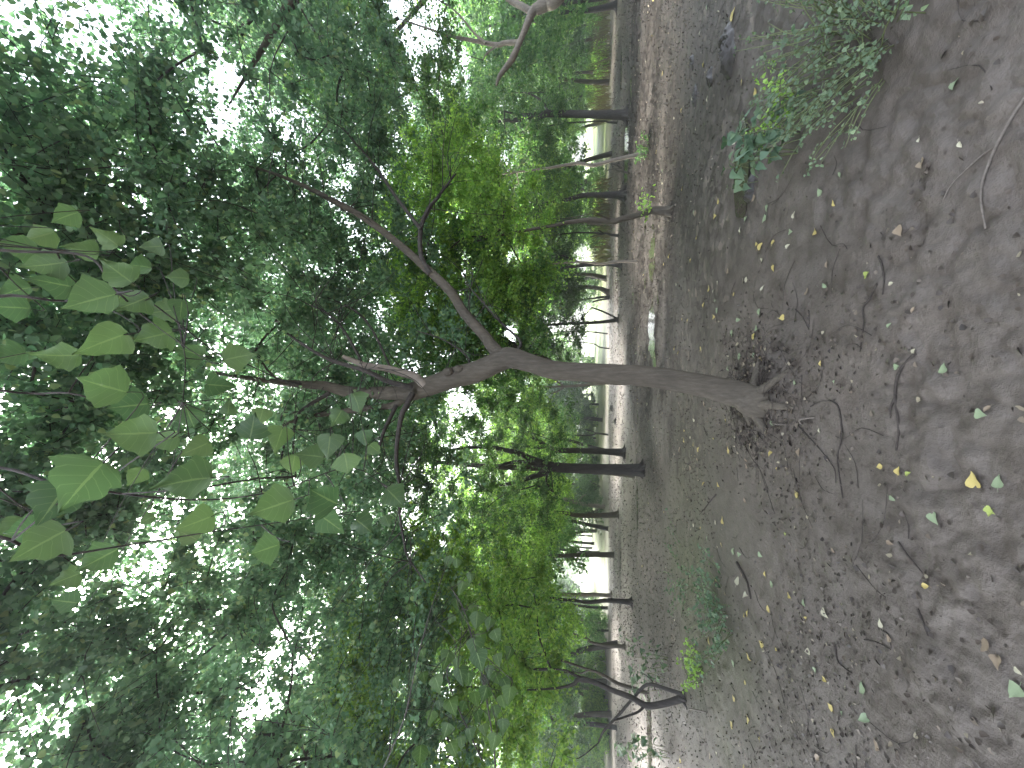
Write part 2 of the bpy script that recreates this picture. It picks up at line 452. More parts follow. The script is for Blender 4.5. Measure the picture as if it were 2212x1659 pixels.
def mud_mat():
    m, t, out = mat('trampled mud')
    geo = N(t, 'ShaderNodeNewGeometry')
    def A(nm):
        a = N(t, 'ShaderNodeAttribute'); a.attribute_name = nm; return a.outputs['Fac']
    def noise(sc, det=5, ro=.6):
        n = N(t, 'ShaderNodeTexNoise', Scale=sc, Detail=det, Roughness=ro)
        t.links.new(geo.outputs['Position'], n.inputs['Vector']); return n.outputs[0]
    big, mid, fine = noise(.7, 5), noise(5.5, 6, .65), noise(46, 4, .7)
    base = ramp(t, mid, [(.28, (.075, .064, .056)), (.45, (.16, .14, .125)), (.6, (.21, .186, .168)), (.78, (.26, .232, .212))])
    b2 = ramp(t, big, [(.3, (.62, .6, .58)), (.5, (.95, .95, .95)), (.7, (1.18, 1.15, 1.13))])
    mu = t.nodes.new('ShaderNodeMix'); mu.data_type = 'RGBA'; mu.blend_type = 'MULTIPLY'; mu.inputs[0].default_value = 1
    t.links.new(base.outputs[0], mu.inputs[6]); t.links.new(b2.outputs[0], mu.inputs[7])
    f2 = ramp(t, fine, [(.3, (.72, .7, .68)), (.5, (1, 1, 1)), (.75, (1.15, 1.14, 1.12))])
    mu2 = t.nodes.new('ShaderNodeMix'); mu2.data_type = 'RGBA'; mu2.blend_type = 'MULTIPLY'; mu2.inputs[0].default_value = .8
    t.links.new(mu.outputs[2], mu2.inputs[6]); t.links.new(f2.outputs[0], mu2.inputs[7])
    col = mu2.outputs[2]
    # specks of rotted leaf and bark
    vo = N(t, 'ShaderNodeTexVoronoi', Scale=16.0)
    t.links.new(geo.outputs['Position'], vo.inputs['Vector'])
    sp = ramp(t, vo.outputs['Distance'], [(.10, (1, 1, 1)), (.2, (0, 0, 0))])
    cl = ramp(t, noise(1.6, 4), [(.46, (0, 0, 0)), (.6, (1, 1, 1))])
    mk = N(t, 'ShaderNodeMath', operation='MULTIPLY'); t.links.new(sp.outputs[0], mk.inputs[0]); t.links.new(cl.outputs[0], mk.inputs[1])
    col = mixc(t, mk.outputs[0], col, (.045, .035, .028))
    # clods and soaked leaf mash: dark and pale crumbs where the mud is trampled
    v2 = N(t, 'ShaderNodeTexVoronoi', Scale=11.0, Randomness=1.0)
    t.links.new(geo.outputs['Position'], v2.inputs['Vector'])
    sc = N(t, 'ShaderNodeSeparateColor'); t.links.new(v2.outputs['Color'], sc.inputs[0])
    cr = ramp(t, sc.outputs[0], [(0, (.22, .2, .19)), (.45, (.6, .58, .56)), (.72, (1, 1, 1)), (.93, (1.2, 1.17, 1.12)), (1, (2.2, 2.1, 1.95))])
    mu3 = t.nodes.new('ShaderNodeMix'); mu3.data_type = 'RGBA'; mu3.blend_type = 'MULTIPLY'
    t.links.new(A('crumb'), mu3.inputs[0]); t.links.new(col, mu3.inputs[6]); t.links.new(cr.outputs[0], mu3.inputs[7])
    col = mu3.outputs[2]
    silt = mixc(t, fine, (.24, .195, .165), (.36, .30, .265))
    col = mixc(t, .58, col, (.0315, .0232, .0168))
    silt = mixc(t, .6, silt, (.05, .043, .039))
    col = mixc(t, A('silt'), col, silt)
    wetc = mixc(t, sc.outputs[1], (.010, .009, .0085), (.055, .048, .043))
    wn = N(t, 'ShaderNodeMath', operation='MULTIPLY'); wn.inputs[1].default_value = .95
    t.links.new(A('wet'), wn.inputs[0])
    col = mixc(t, wn.outputs[0], col, wetc)
    grs = mixc(t, fine, (.05, .075, .025), (.16, .2, .06))
    far = N(t, 'ShaderNodeMapRange'); far.inputs['From Min'].default_value = 55; far.inputs['From Max'].default_value = 85
    sx = N(t, 'ShaderNodeSeparateXYZ'); t.links.new(geo.outputs['Position'], sx.inputs[0]); t.links.new(sx.outputs['Y'], far.inputs[0])
    grs = mixc(t, far.outputs[0], grs, (.15, .2, .05))
    col = mixc(t, A('green'), col, grs)
    b = N(t, 'ShaderNodeBsdfPrincipled')
    b.inputs['Specular IOR Level'].default_value = .5
    t.links.new(col, b.inputs['Base Color'])
    ro = N(t, 'ShaderNodeMapRange'); ro.inputs['From Min'].default_value = .3; ro.inputs['From Max'].default_value = .7
    ro.inputs['To Min'].default_value = .5; ro.inputs['To Max'].default_value = .75
    t.links.new(mid, ro.inputs[0])
    ro2 = N(t, 'ShaderNodeMix'); t.links.new(A('wet'), ro2.inputs[0]); t.links.new(ro.outputs[0], ro2.inputs[2]); ro2.inputs[3].default_value = .55
    sl = N(t, 'ShaderNodeMapRange'); sl.inputs['To Min'].default_value = .34; sl.inputs['To Max'].default_value = .03
    t.links.new(A('wet'), sl.inputs[0]); t.links.new(sl.outputs[0], b.inputs['Specular IOR Level'])
    t.links.new(ro2.outputs[0], b.inputs['Roughness'])
    bp = N(t, 'ShaderNodeBump', Strength=.65, Distance=.03)
    ad = N(t, 'ShaderNodeMath', operation='ADD'); t.links.new(mid, ad.inputs[0])
    hf = N(t, 'ShaderNodeMath', operation='MULTIPLY'); hf.inputs[1].default_value = .35; t.links.new(fine, hf.inputs[0]); t.links.new(hf.outputs[0], ad.inputs[1])
    t.links.new(ad.outputs[0], bp.inputs['Height']); t.links.new(bp.outputs[0], b.inputs['Normal'])
    t.links.new(b.outputs[0], out.inputs[0])
    return m
M['mud'] = mud_mat()
build_ground()

def water_mat():
    m, t, out = mat('puddle water')
    geo = N(t, 'ShaderNodeNewGeometry')
    n = N(t, 'ShaderNodeTexNoise', Scale=9.0, Detail=3)
    t.links.new(geo.outputs['Position'], n.inputs['Vector'])
    b = N(t, 'ShaderNodeBsdfPrincipled', Roughness=.06)
    b.inputs['Base Color'].default_value = (.045, .038, .03, 1)
    b.inputs['Specular IOR Level'].default_value = .6
    bp = N(t, 'ShaderNodeBump', Strength=.35, Distance=.02)
    t.links.new(n.outputs[0], bp.inputs['Height']); t.links.new(bp.outputs[0], b.inputs['Normal'])
    t.links.new(b.outputs[0], out.inputs[0])
    return m
M['water'] = water_mat()
for (cx, cy, a, b, d) in PUD:                 # still water lying in each dent
    g = Geo(); k = 40
    v = [[0, 0, 0]] + [[a * 1.5 * math.cos(q) * (1 + .15 * math.sin(3 * q + cx)), b * 1.5 * math.sin(q), 0] for q in np.arange(k) / k * 2 * math.pi]
    g.add(v, [[0, 1 + i, 1 + (i + 1) % k] for i in range(k)])
    o = obj('puddle', g.mesh('puddle', M['water']), loc=(cx, cy, -d * .55))
    tag(o, kind='structure')

# ------------------------------------------------------------------ how thick the roof of leaves is, by direction: real gaps in the wood
GAPS = [  # view x, view y, half sizes, share of leaf clumps missing
    (90, 50, 190, 130, .8), (215, 120, 60, 60, .75), (505, 200, 70, 120, .6), (650, 310, 70, 110, .65), (720, 400, 50, 60, .5), (430, 250, 50, 50, .5),
    (460, 690, 50, 90, .5), (505, 880, 40, 60, .4), (225, 470, 25, 40, .5), (625, 1400, 60, 75, .85), (545, 1500, 50, 90, .85), (440, 1370, 60, 60, .45),
    (350, 1385, 55, 40, .8), (280, 1230, 60, 50, .6), (190, 1230, 60, 60, .6), (60, 1570, 110, 120, .6), (430, 1590, 70, 80, .5), (330, 1180, 60, 60, .5), (480, 1230, 60, 80, .5),
    (1120, 370, 25, 60, .7), (1118, 556, 30, 42, .9), (1120, 716, 24, 34, .9), (1225, 1225, 28, 60, .97), (1230, 1160, 18, 26, .8), (1010, 895, 28, 28, .7), (905, 60, 40, 70, .7), (1215, 745, 14, 50, .6), (1205, 715, 14, 40, .6),
    (1180, 20, 20, 25, .8), (700, 1100, 150, 30, .2),
]
def gap_p(pts):
    x, y, z = proj(pts)
    x = x + 26 * (2 * fbm(x / 45, y / 45, 71, 2) - 1) * 1.6
    y = y + 26 * (2 * fbm(x / 45, y / 45, 72, 2) - 1) * 1.6
    p = np.zeros(len(pts))
    for (cx, cy, a, b, s) in GAPS:
        q = ((x - cx) / a) ** 2 + ((y - cy) / b) ** 2
        p = np.maximum(p, (s if cx > 950 else .78 * s) * np.clip(1.6 - q, 0, 1))
    # the open side of the leaning tree: its limbs are bare towards the clearing
    q = ((x - 900) / 300) ** 2 + ((y - 760) / 330) ** 2
    p = np.where((z < 4.2) & (z > 1.2) & (x > 560), np.maximum(p, 1.25 * np.clip(1.5 - q, 0, 1)), p)
    return np.where(z > 0, p, 0)

# ------------------------------------------------------------------ tree crowns
DENS = 2.3
def crown_clumps(c, rad, n, shell=.55):
    u = rng.normal(size=(n, 3)); u /= np.linalg.norm(u, axis=1)[:, None]
    r = rng.uniform(shell ** 3, 1, n) ** (1 / 3)
    lump = 1 + .35 * (2 * fbm(u[:, 0] * 2 + c[0], u[:, 1] * 2 + u[:, 2] * 1.7 + c[1], 5, 2) - 1)
    return np.array(c) + u * (r * lump)[:, None] * np.array(rad)
def fill_crown(geo_l, geo_t, clumps, per, cr, size, attach=None, gaps=True, sides=4, pitch=(5, 65), twigs=True):
    if size < .12: size *= .7; per = int(per * 2.3)
    else: size *= .8; per = int(per * 1.4)
    if gaps: clumps = clumps[rng.random(len(clumps)) > gap_p(clumps)]
    for i, c in enumerate(clumps):
        k = max(4, int(per * rng.uniform(.6, 1.4)))
        # a few twigs through the clump, leaves set along them
        m = max(2, k // 14)
        d = rng.normal(size=(m, 3)) * np.array([1, 1, .45]); d /= np.linalg.norm(d, axis=1)[:, None]
        tl = cr * rng.uniform(.5, 1.3, m)
        which = rng.integers(0, m, k); s = rng.uniform(-.25, 1, k)
        p = c + d[which] * (tl[which] * s)[:, None] + rng.normal(0, size * .6, (k, 3))
        p[:, 2] -= .22 * cr * s ** 2
        if gaps: p = p[rng.random(len(p)) > .85 * gap_p(p)]
        leaves(geo_l, p, size * rng.uniform(.65, 1.25, len(p)), pitch=pitch)
        if geo_t is not None and twigs:
            for q in range(min(m, 3)):
                e = c + d[q] * tl[q]; e[2] -= .2 * cr
                tube(geo_t, [c, (c + e) / 2 + [0, 0, .03], e], [.006, .004, .002], sides=3, sub=1, bump=0)
    return clumps
def limb_to(geo, a, b, r0, r1, sag=.12, seed=0, sides=5):
    a, b = np.array(a), np.array(b)
    L = np.linalg.norm(b - a)
    j = np.random.default_rng(seed).normal(0, .06 * L, (2, 3))
    p1 = a + (b - a) * .35 + [0, 0, sag * L] + j[0]; p2 = a + (b - a) * .7 + [0, 0, sag * .8 * L] + j[1]
    tube(geo, [a, p1, p2, b], [r0, r0 * .75 + r1 * .25, (r0 + r1) / 2, r1], sides=sides, sub=3, bump=.05)

def connect(geo, starts, clumps, step=1, r=.0045, rmax=.04, maxd=9, sides=5):
    """limbs that reach the clumps one from the next, thicker where more of them hang on"""
    nodes = [np.array(list(q), float) for q in starts]; ns = len(nodes)
    cl = clumps[::step]
    if len(cl) == 0: return
    d0 = np.min(np.linalg.norm(cl[:, None, :] - np.array(nodes)[None], axis=2), axis=1)
    cl = cl[np.argsort(d0)]
    par = []
    arr = np.zeros((ns + len(cl), 3)); arr[:ns] = nodes
    for i, c in enumerate(cl):
        d = np.linalg.norm(arr[:ns + i] - c, axis=1)
        # prefer a bough that lies lower and further in
        d = d + .5 * np.clip(arr[:ns + i, 2] - c[2], 0, None)
        par.append(int(np.argmin(d))); arr[ns + i] = c
    cnt = np.ones(ns + len(cl))
    for i in range(len(cl) - 1, -1, -1): cnt[par[i]] += cnt[ns + i]
    for i, c in enumerate(cl):
        a = arr[par[i]]; L = np.linalg.norm(c - a)
        if L > maxd: continue
        r0 = min(rmax, r * cnt[ns + i] ** .5); r1 = max(.003, r0 * .6)
        m_ = (a + c) / 2 + np.array([rng.normal(0, .07 * L), rng.normal(0, .07 * L), .07 * L + rng.normal(0, .05 * L)])
        tube(geo, [a, m_, c], [r0, (r0 + r1) / 2, r1], sides=sides, sub=3, bump=.05)

def px_path(pts, Y, dY=0.0):
    """view points with widths -> world path and radii; Y runs from Y to Y+dY along it"""
    n = len(pts); w_, r_ = [], []
    for i, (px, py, wd) in enumerate(pts):
        y = Y + dY * i / max(1, n - 1)
        w_.append(P(px, py, y)); r_.append(wd / 2 / 831.0 * AX(px, py, y))
    return w_, r_

def px_tree(label, stem, forks, crown, bark='bark_dark', leafm='leaf_mid', group='trees of the muddy wood', name='tree', dY=0.0, top=True, sides=12, flare=.25, Y=None, small=False):
    """a tree whose stem is seen: stem and forks as view points; crown = (dx, dy, z, rx, ry, rz, clumps, per, clump radius, leaf size)"""
    b = onG(stem[0][0], stem[0][1]) if Y is None else Vector((P(stem[0][0], stem[0][1], Y).x, Y, 0))
    Yb = b.y
    root = obj(name, None, loc=b)
    root.empty_display_size = .3
    tag(root, label, 'tree' if name == 'tree' else 'sapling', group)
    sp, sr = px_path(stem, Yb, dY)
    off = b - sp[0]
    sp = [q + off * (1 - i / len(sp)) for i, q in enumerate(sp)]
    sp = [sp[0] - Vector((0, 0, .12))] + sp
    sr = [sr[0]] + sr
    cz = crown[2] if crown else sp[-1].z
    if top and crown:                        # the stem goes on up inside the crown
        e = sp[-1]; d = (sp[-1] - sp[-3]).normalized()
        cx = Vector((b.x + crown[0], b.y + crown[1], crown[2] + crown[5] * .5))
        m1 = e + d * max(.5, (cz - e.z) * .4)
        if cx.z > e.z + .6:
            sp += [e.lerp(cx, .4) * .5 + m1 * .5, cx]; sr += [sr[-1] * .8, sr[-1] * .25]
    g = Geo(); tube(g, sp, sr, sides=sides, sub=5, bump=.10, seed=int(stem[0][1]), flare=flare)
    if flare and Yb < 24:
        r0 = sr[0]
        for k in range(5):
            a = k * 1.256 + stem[0][1] + rng.uniform(-.4, .4); L = r0 * rng.uniform(2.0, 3.6); o_ = np.array([math.cos(a), math.sin(a), 0])
            p0 = np.array(b) + o_ * r0 * .35 + [0, 0, r0 * 1.5]; p1 = np.array(b) + o_ * r0 * 1.05 + [0, 0, r0 * .35]; p2 = np.array(b) + o_ * L
            p2[2] = gz(p2[0], p2[1]) - r0 * .35
            tube(g, [p0, p1, p2], [r0 * .42, r0 * .38, r0 * .14], sides=7, sub=4, bump=.1, seed=k)
    obj('trunk', g.mesh('trunk', M[bark], b), root)
    ends = [sp[-1], sp[-2]]
    for f in forks:
        fp, fr = px_path(f, Yb + dY * .6, (f[0][1] % 7 - 3) * .12)
        g = Geo(); q, _ = tube(g, fp, fr, sides=8, sub=4, bump=.07, seed=int(f[0][0]))
        obj('branch', g.mesh('branch', M[bark], b), root)
        ends.append(fp[-1])
    if crown:
        dx, dy, z, rx, ry, rz, n, per, cr, ls = crown
        if name == 'tree' and bark != 'x': z -= .45; rz += .45
        n = int(n * DENS); per = int(per * 1.5)
        gl, gt = Geo(), Geo()
        cl = crown_clumps((b.x + dx, b.y + dy, z), (rx, ry, rz), n)
        cl = cl[cl[:, 2] > z - rz * 1.05]
        cl = fill_crown(gl, gt, cl, per, cr, ls)
        connect(gt, ends, cl, 2)
        me = gt.mesh('twigs', M[bark], b)
        if me: obj('twigs', me, root)
        me = gl.mesh('crown', M[leafm], b)
        if me: obj('crown', me, root)
    return root

# ------------------------------------------------------------------ the leaning tree in the middle
def leaning_tree():
    b = onG(1632, 867); Y = b.y
    root = obj('tree', None, loc=b)
    tag(root, 'big leaning grey brown tree rising from the mud with forked crooked limbs', 'tree', 'trees of the muddy wood')
    stem = [(1632, 867, 72), (1600, 853, 60), (1550, 840, 53), (1500, 829, 49), (1400, 813, 45), (1300, 806, 42), (1200, 800, 41), (1150, 786, 41), (1112, 775, 46), (1090, 775, 48),
            (1053, 793, 46), (1020, 806, 47), (985, 814, 46), (945, 828, 42), (915, 838, 42), (886, 847, 38), (850, 849, 30), (806, 849, 27), (750, 846, 24), (700, 833, 20), (663, 831, 17), (560, 820, 11), (430, 800, 6)]
    sp, sr = px_path(stem, Y, .5)
    sp = [sp[0] - Vector((.01, 0, .25))] + sp; sr = [sr[0] * 1.04] + sr
    g = Geo(); tube(g, sp, sr, sides=28, sub=7, bump=.06, seed=3, flare=.10)
    for k in range(7):
        a = k * .9 + rng.uniform(-.3, .3); L = rng.uniform(.28, .5); o_ = np.array([math.cos(a), math.sin(a), 0]); t_ = np.array([-math.sin(a), math.cos(a), 0]) * rng.uniform(-.1, .1)
        p0 = np.array(b) + o_ * .04 + [0, 0, .10]; p1 = np.array(b) + o_ * .12 + [0, 0, .05]; p2 = np.array(b) + o_ * L + t_
        p1[2] = gz(p1[0], p1[1]) + .035; p2[2] = gz(p2[0], p2[1]) - .03
        tube(g, [p0, p1, (p1 + p2) / 2 + [0, 0, -.005], p2], [.045, .042, .026, .011], sides=9, sub=5, bump=.15, seed=k + 70)
    # the burls and healed cuts on the bend
    for (px, py, wd, rr) in [(968, 803, 20, .045), (990, 797, 18, .04), (1078, 760, 22, .045)]:
        c = P(px, py, Y + .17)
        u = np.linspace(0, math.pi, 9)[1:-1]; a = np.arange(12) / 12 * 2 * math.pi
        vv = [[c.x + rr * math.sin(p) * math.cos(q), c.y + rr * math.sin(p) * math.sin(q), c.z + rr * 1.3 * math.cos(p)] for p in u for q in a]
        ff = [[i * 12 + k, i * 12 + (k + 1) % 12, i * 12 + 12 + (k + 1) % 12, i * 12 + 12 + k] for i in range(6) for k in range(12)]
        g.add(vv, ff)
    obj('trunk', g.mesh('trunk', M['bark'], b), root)
    br = [  # points, Y at root, dY, bark
        ([(1083, 770, 30), (1060, 745, 27), (1047, 726, 25), (1003, 676, 22), (970, 626, 21), (913, 573, 18), (886, 548, 17), (836, 507, 15), (780, 467, 14), (713, 430, 12), (653, 400, 9), (586, 373, 6), (540, 360, 4)], .2, .5, 'bark'),
        ([(930, 592, 12), (910, 553, 11), (909, 493, 10), (926, 450, 8), (943, 430, 7), (965, 400, 5), (985, 375, 3)], .35, .4, 'bark_dark'),
        ([(909, 495, 8), (866, 440, 8), (843, 407, 7), (813, 363, 6), (760, 300, 4), (735, 270, 2.5)], .45, .3, 'bark_dark'),
        ([(918, 832, 22), (895, 813, 18), (870, 806, 17), (836, 796, 15), (793, 790, 13), (765, 780, 11), (740, 770, 8)], .25, -.2, 'bark_pale'),
        ([(890, 838, 15), (868, 832, 12), (836, 823, 11), (786, 800, 10), (710, 776, 8), (653, 743, 6), (620, 720, 4)], .18, -.35, 'bark_dark'),
        ([(788, 800, 6), (770, 760, 6), (733, 700, 5), (700, 673, 4), (660, 655, 3)], .12, .1, 'bark_dark'),
        ([(846, 800, 5), (806, 716, 5), (766, 670, 4), (700, 640, 3)], .25, .4, 'bark_dark'),
        ([(892, 850, 14), (880, 872, 12), (866, 903, 11), (856, 983, 9), (863, 1053, 7), (863, 1106, 6), (873, 1172, 5), (881, 1203, 4), (920, 1259, 3)], .2, -.5, 'bark_dark'),
        ([(856, 875, 10), (842, 905, 9), (830, 930, 8), (820, 963, 6)], .25, -.2, 'bark_dark'),
        ([(897, 850, 18), (872, 862, 17), (846, 876, 15), (786, 883, 14), (733, 890, 13), (653, 903, 9), (600, 925, 5)], .3, .4, 'bark'),
        ([(712, 848, 10), (690, 862, 8), (666, 876, 7), (640, 903, 6), (633, 970, 4), (640, 1030, 2.5)], .4, -.2, 'bark_dark'),
        ([(1100, 772, 8), (1125, 740, 6), (1085, 700, 5), (1040, 650, 4), (1005, 610, 2)], .3, .5, 'bark_dark'),
        ([(1000, 812, 6), (1012, 775, 4), (960, 735, 3), (900, 715, 2)], .4, .3, 'bark_dark'),
    ]
    ends = []
    for i, (pts, y0, dy, bk) in enumerate(br):
        p, r = px_path(pts, Y + y0, dy)
        g = Geo(); q, _ = tube(g, p, r, sides=10, sub=5, bump=.09, seed=40 + i)
        obj('branch', g.mesh('branch', M[bk], b), root)
        ends += [Vector(x) for x in q[len(q) // 2::4]]
    ends += sp[-6:]
    # fine dead twigs about the limbs
    gt = Geo()
    for i in range(150):
        e = ends[rng.integers(0, len(ends))]
        d = rng.normal(size=3) * np.array([1, .8, .7]); d /= np.linalg.norm(d)
        L = rng.uniform(.25, .9)
        a = np.array(e); m_ = a + d * L * .5 + rng.normal(0, .05, 3); c = a + d * L + rng.normal(0, .08, 3)
        tube(gt, [a, m_, c], [.006, .004, .0015], sides=4, sub=3, bump=0)
    # crown: sprays of leaves at the limb ends and above
    gl = Geo()
    cl = np.concatenate([crown_clumps((b.x + .2, Y + 1.2, 6.3), (3.6, 2.4, 2.2), 400, .3), np.array([list(e + Vector(rng.normal(0, .4, 3)) + Vector((0, .7, .3))) for e in ends for _ in range(1)])])
    cl = cl[cl[:, 2] > 3.0]
    cl = fill_crown(gl, gt, cl, 85, .5, .075)
    connect(gt, ends, cl, 2, r=.0035, rmax=.02)
    obj('twigs', gt.mesh('twigs', M['bark_dark'], b), root)
    obj('crown', gl.mesh('crown', M['leaf_veiled'], b), root)
    return b
leaning_tree()

# ------------------------------------------------------------------ the trees whose stems are seen
W = 'trees of the muddy wood'
px_tree('dark straight tree with a three way fork beside the paler silt', [(1390, 1016, 24), (1330, 1014, 22), (1240, 1012, 20), (1190, 1008, 21), (1168, 1000, 17), (1140, 988, 13), (1105, 975, 10)],
        [[(1188, 1008, 12), (1160, 1003, 11), (1130, 998, 9), (1100, 1000, 8), (1070, 1010, 5)], [(1192, 1012, 14), (1175, 1022, 13), (1150, 1030, 12), (1125, 1038, 9), (1100, 1045, 7), (1060, 1050, 4)], [(1185, 1018, 5), (1180, 1040, 5), (1195, 1062, 3)]],
        (0, .5, 5.6, 2.6, 2.4, 2.7, 120, 60, .55, .085), leafm='leaf_mid')
px_tree('slimmer dark tree forking low behind the three way forked tree', [(1350, 978, 16), (1300, 975, 13), (1240, 973, 12), (1200, 972, 12), (1185, 966, 10), (1160, 950, 8), (1140, 940, 7), (1115, 928, 5)],
        [[(1198, 973, 7), (1180, 965, 7), (1160, 968, 6), (1130, 962, 5), (1100, 958, 4)], [(1196, 974, 4), (1185, 985, 3), (1170, 992, 2)]],
        (0, .5, 6.0, 3, 2.6, 3.2, 130, 60, .6, .095), leafm='leaf_bright')
px_tree('thick dark tree standing in the wet mud, leaning at the top', [(1357, 248, 20), (1320, 248, 17), (1245, 246, 15), (1183, 245, 14), (1166, 253, 10), (1135, 257, 11), (1106, 260, 9), (1080, 262, 6)],
        [[(1186, 242, 5), (1172, 220, 5), (1150, 205, 4), (1130, 200, 2)], [(1184, 241, 8), (1160, 246, 7), (1120, 248, 6), (1090, 240, 3)]],
        (0, 1, 6.2, 3.2, 2.6, 3.1, 140, 60, .6, .1), leafm='leaf_mid')
px_tree('thin pale crooked sapling slanting out of the mud', [(1399, 330, 8), (1361, 338, 8), (1320, 347, 8), (1281, 357, 8), (1250, 353, 7), (1224, 356, 6), (1196, 361, 5)],
        [], (0, .3, 4.2, 1.6, 1.5, 1.6, 44, 50, .45, .085), bark='bark_pale', name='sapling', flare=0, sides=8)
px_tree('dark tree with a flared foot beside the water', [(1351, 420, 22), (1340, 421, 15), (1320, 421, 12), (1262, 422, 10), (1234, 429, 9), (1205, 435, 7)],
        [], (0, .5, 5.6, 2.8, 2.4, 2.9, 110, 60, .55, .095), leafm='leaf_bright', flare=.5)
F_ = px_tree('bent brown sapling with a mossy stump foot and green sprouts', [(1449, 457, 20), (1412, 455, 17), (1405, 457, 12), (1389, 462, 12), (1344, 473, 12), (1323, 478, 12), (1278, 475, 11), (1229, 480, 9), (1196, 487, 7)],
        [[(1322, 476, 4), (1300, 466, 3), (1285, 460, 2)]], (-.3, .4, 3.9, 2.3, 1.8, 1.8, 120, 70, .42, .075), bark='bark', leafm='leaf_bright', name='sapling')
bF = F_.location                  # the tuft of sprouts low on its stem
pp = np.array([list(P(1393, 443, bF.y - .05))]) + rng.normal(0, 1, (70, 3)) * np.array([.13, .07, .07])
gs = Geo(); leaves(gs, pp, rng.uniform(.035, .07, 70))
for q in pp[::6]: tube(gs, [P(1405, 457, bF.y), q], [.004, .002], sides=3, sub=1, bump=0)
obj('crown', gs.mesh('sprouts', M['leaf_sprout'], bF), F_)
px_tree('dark slim tree at the edge of the wet band, bowed towards the water', [(1333, 10, 15), (1311, 15, 12), (1270, 23, 10), (1229, 25, 7)], [], (0, 1, 5.6, 2.8, 2.4, 2.8, 90, 60, .6, .1), leafm='leaf_mid')
px_tree('slender tree whose dark and pale stems cross near the ground', [(1343, 575, 9), (1311, 571, 7), (1262, 573, 7), (1229, 577, 6), (1200, 580, 5)], [[(1286, 571, 5), (1260, 569, 5), (1240, 562, 4), (1215, 552, 3)]],
        (0, .6, 5, 2.4, 2.2, 2.4, 90, 60, .55, .1), leafm='leaf_dark')
px_tree('thin pale sapling standing before the crossing stems', [(1377, 565, 6), (1336, 565, 6), (1295, 570, 5), (1260, 566, 4)], [], (0, .2, 3.9, 1.3, 1.1, 1.3, 36, 45, .4, .085), bark='bark_pale', name='sapling', flare=0, sides=8)
px_tree('stocky brown tree with a bent foot on the grassy far edge', [(1310, 602, 12), (1286, 596, 9), (1262, 593, 8)], [], (0, 1, 5.5, 2.8, 2.4, 2.9, 80, 60, .6, .12), leafm='leaf_bright', bark='bark')
px_tree('brown tree with a spreading foot next to a twin stemmed one', [(1316, 633, 14), (1298, 624, 9), (1270, 620, 8), (1245, 621, 7)], [], (0, 1, 5.8, 2.8, 2.4, 3, 80, 60, .6, .12), leafm='leaf_dark', bark='bark')
px_tree('twin stemmed young tree at the far edge of the dark mud', [(1317, 641, 5), (1300, 642, 5), (1278, 645, 4)], [[(1316, 645, 4), (1296, 648, 4), (1280, 652, 3)]], (0, 1, 5, 2.2, 2, 2.4, 60, 55, .55, .12), leafm='leaf_dark')
px_tree('tall straight thin tree just clear of the big leaning trunk', [(1335, 691, 9), (1295, 696, 7), (1229, 699, 6), (1187, 702, 5), (1150, 706, 4)], [[(1333, 688, 4), (1305, 674, 4), (1278, 664, 3)]], (.3, .8, 5.0, 2.9, 2.2, 2.5, 170, 75, .55, .1), leafm='leaf_dark')
px_tree('wispy young tree with a short fork by the bright silt edge', [(1337, 509, 6), (1318, 507, 5), (1303, 504, 4)], [[(1305, 505, 3), (1290, 508, 2.5), (1275, 512, 2)], [(1304, 504, 3), (1292, 497, 2)]], (0, .6, 4.6, 2, 1.8, 2.2, 60, 55, .5, .1), leafm='leaf_dark')
px_tree('very thin upright sapling beyond the dark mud', [(1313, 721, 3), (1278, 717, 3), (1250, 716, 2.5)], [], (0, .6, 4.6, 1.8, 1.6, 2, 46, 50, .5, .11), name='sapling', flare=0, sides=7, leafm='leaf_mid')
px_tree('small sapling curving up close to the leaning trunk', [(1316, 753, 3.5), (1296, 750, 3), (1278, 742, 2.5)], [], (0, .6, 4.6, 1.8, 1.6, 2, 46, 50, .5, .11), name='sapling', flare=0, sides=7, leafm='leaf_mid')
px_tree('pale sapling half hidden behind the leaning trunk, forking in a y', [(1345, 824, 7), (1321, 826, 7), (1295, 829, 6), (1248, 833, 6), (1217, 835, 5)], [[(1219, 835, 4), (1204, 824, 4), (1185, 812, 3)], [(1218, 836, 4), (1205, 845, 3), (1190, 850, 2)]],
        (0, .4, 4.8, 2.1, 1.8, 2, 70, 55, .5, .095), bark='bark_pale', leafm='leaf_bright', name='sapling', flare=0, sides=9)
px_tree('dark crooked tree standing alone at the rim of the pink silt', [(1365, 1301, 13), (1340, 1299, 10), (1310, 1297, 9), (1272, 1301, 8), (1240, 1297, 7), (1215, 1295, 6)], [], (0, .5, 5.4, 2.8, 2.4, 2.7, 100, 60, .55, .1), leafm='leaf_bright')
px_tree('pale smooth tree close behind the dark crooked one', [(1322, 1287, 9), (1296, 1285, 8), (1270, 1284, 8), (1215, 1284, 8)], [], (0, .8, 6.4, 2.8, 2.4, 3.2, 90, 60, .6, .12), bark='bark_pale', leafm='leaf_mid', flare=.1)
px_tree('brown tree curving gently at the edge of the wet silt', [(1337, 1111, 13), (1315, 1113, 11), (1280, 1114, 10), (1245, 1113, 9), (1217, 1108, 8)], [], (0, .6, 5.6, 2.8, 2.4, 2.8, 100, 60, .6, .11), leafm='leaf_bright', bark='bark')
px_tree('pale brown leaning tree with a broken top behind the silt', [(1306, 1095, 9), (1280, 1092, 8), (1250, 1087, 8), (1225, 1080, 8), (1207, 1072, 8)], [[(1250, 1086, 3), (1256, 1074, 3), (1266, 1068, 2)]], (0, 1, 6.6, 3, 2.4, 3.1, 90, 60, .6, .13), bark='bark_pale', leafm='leaf_bright')
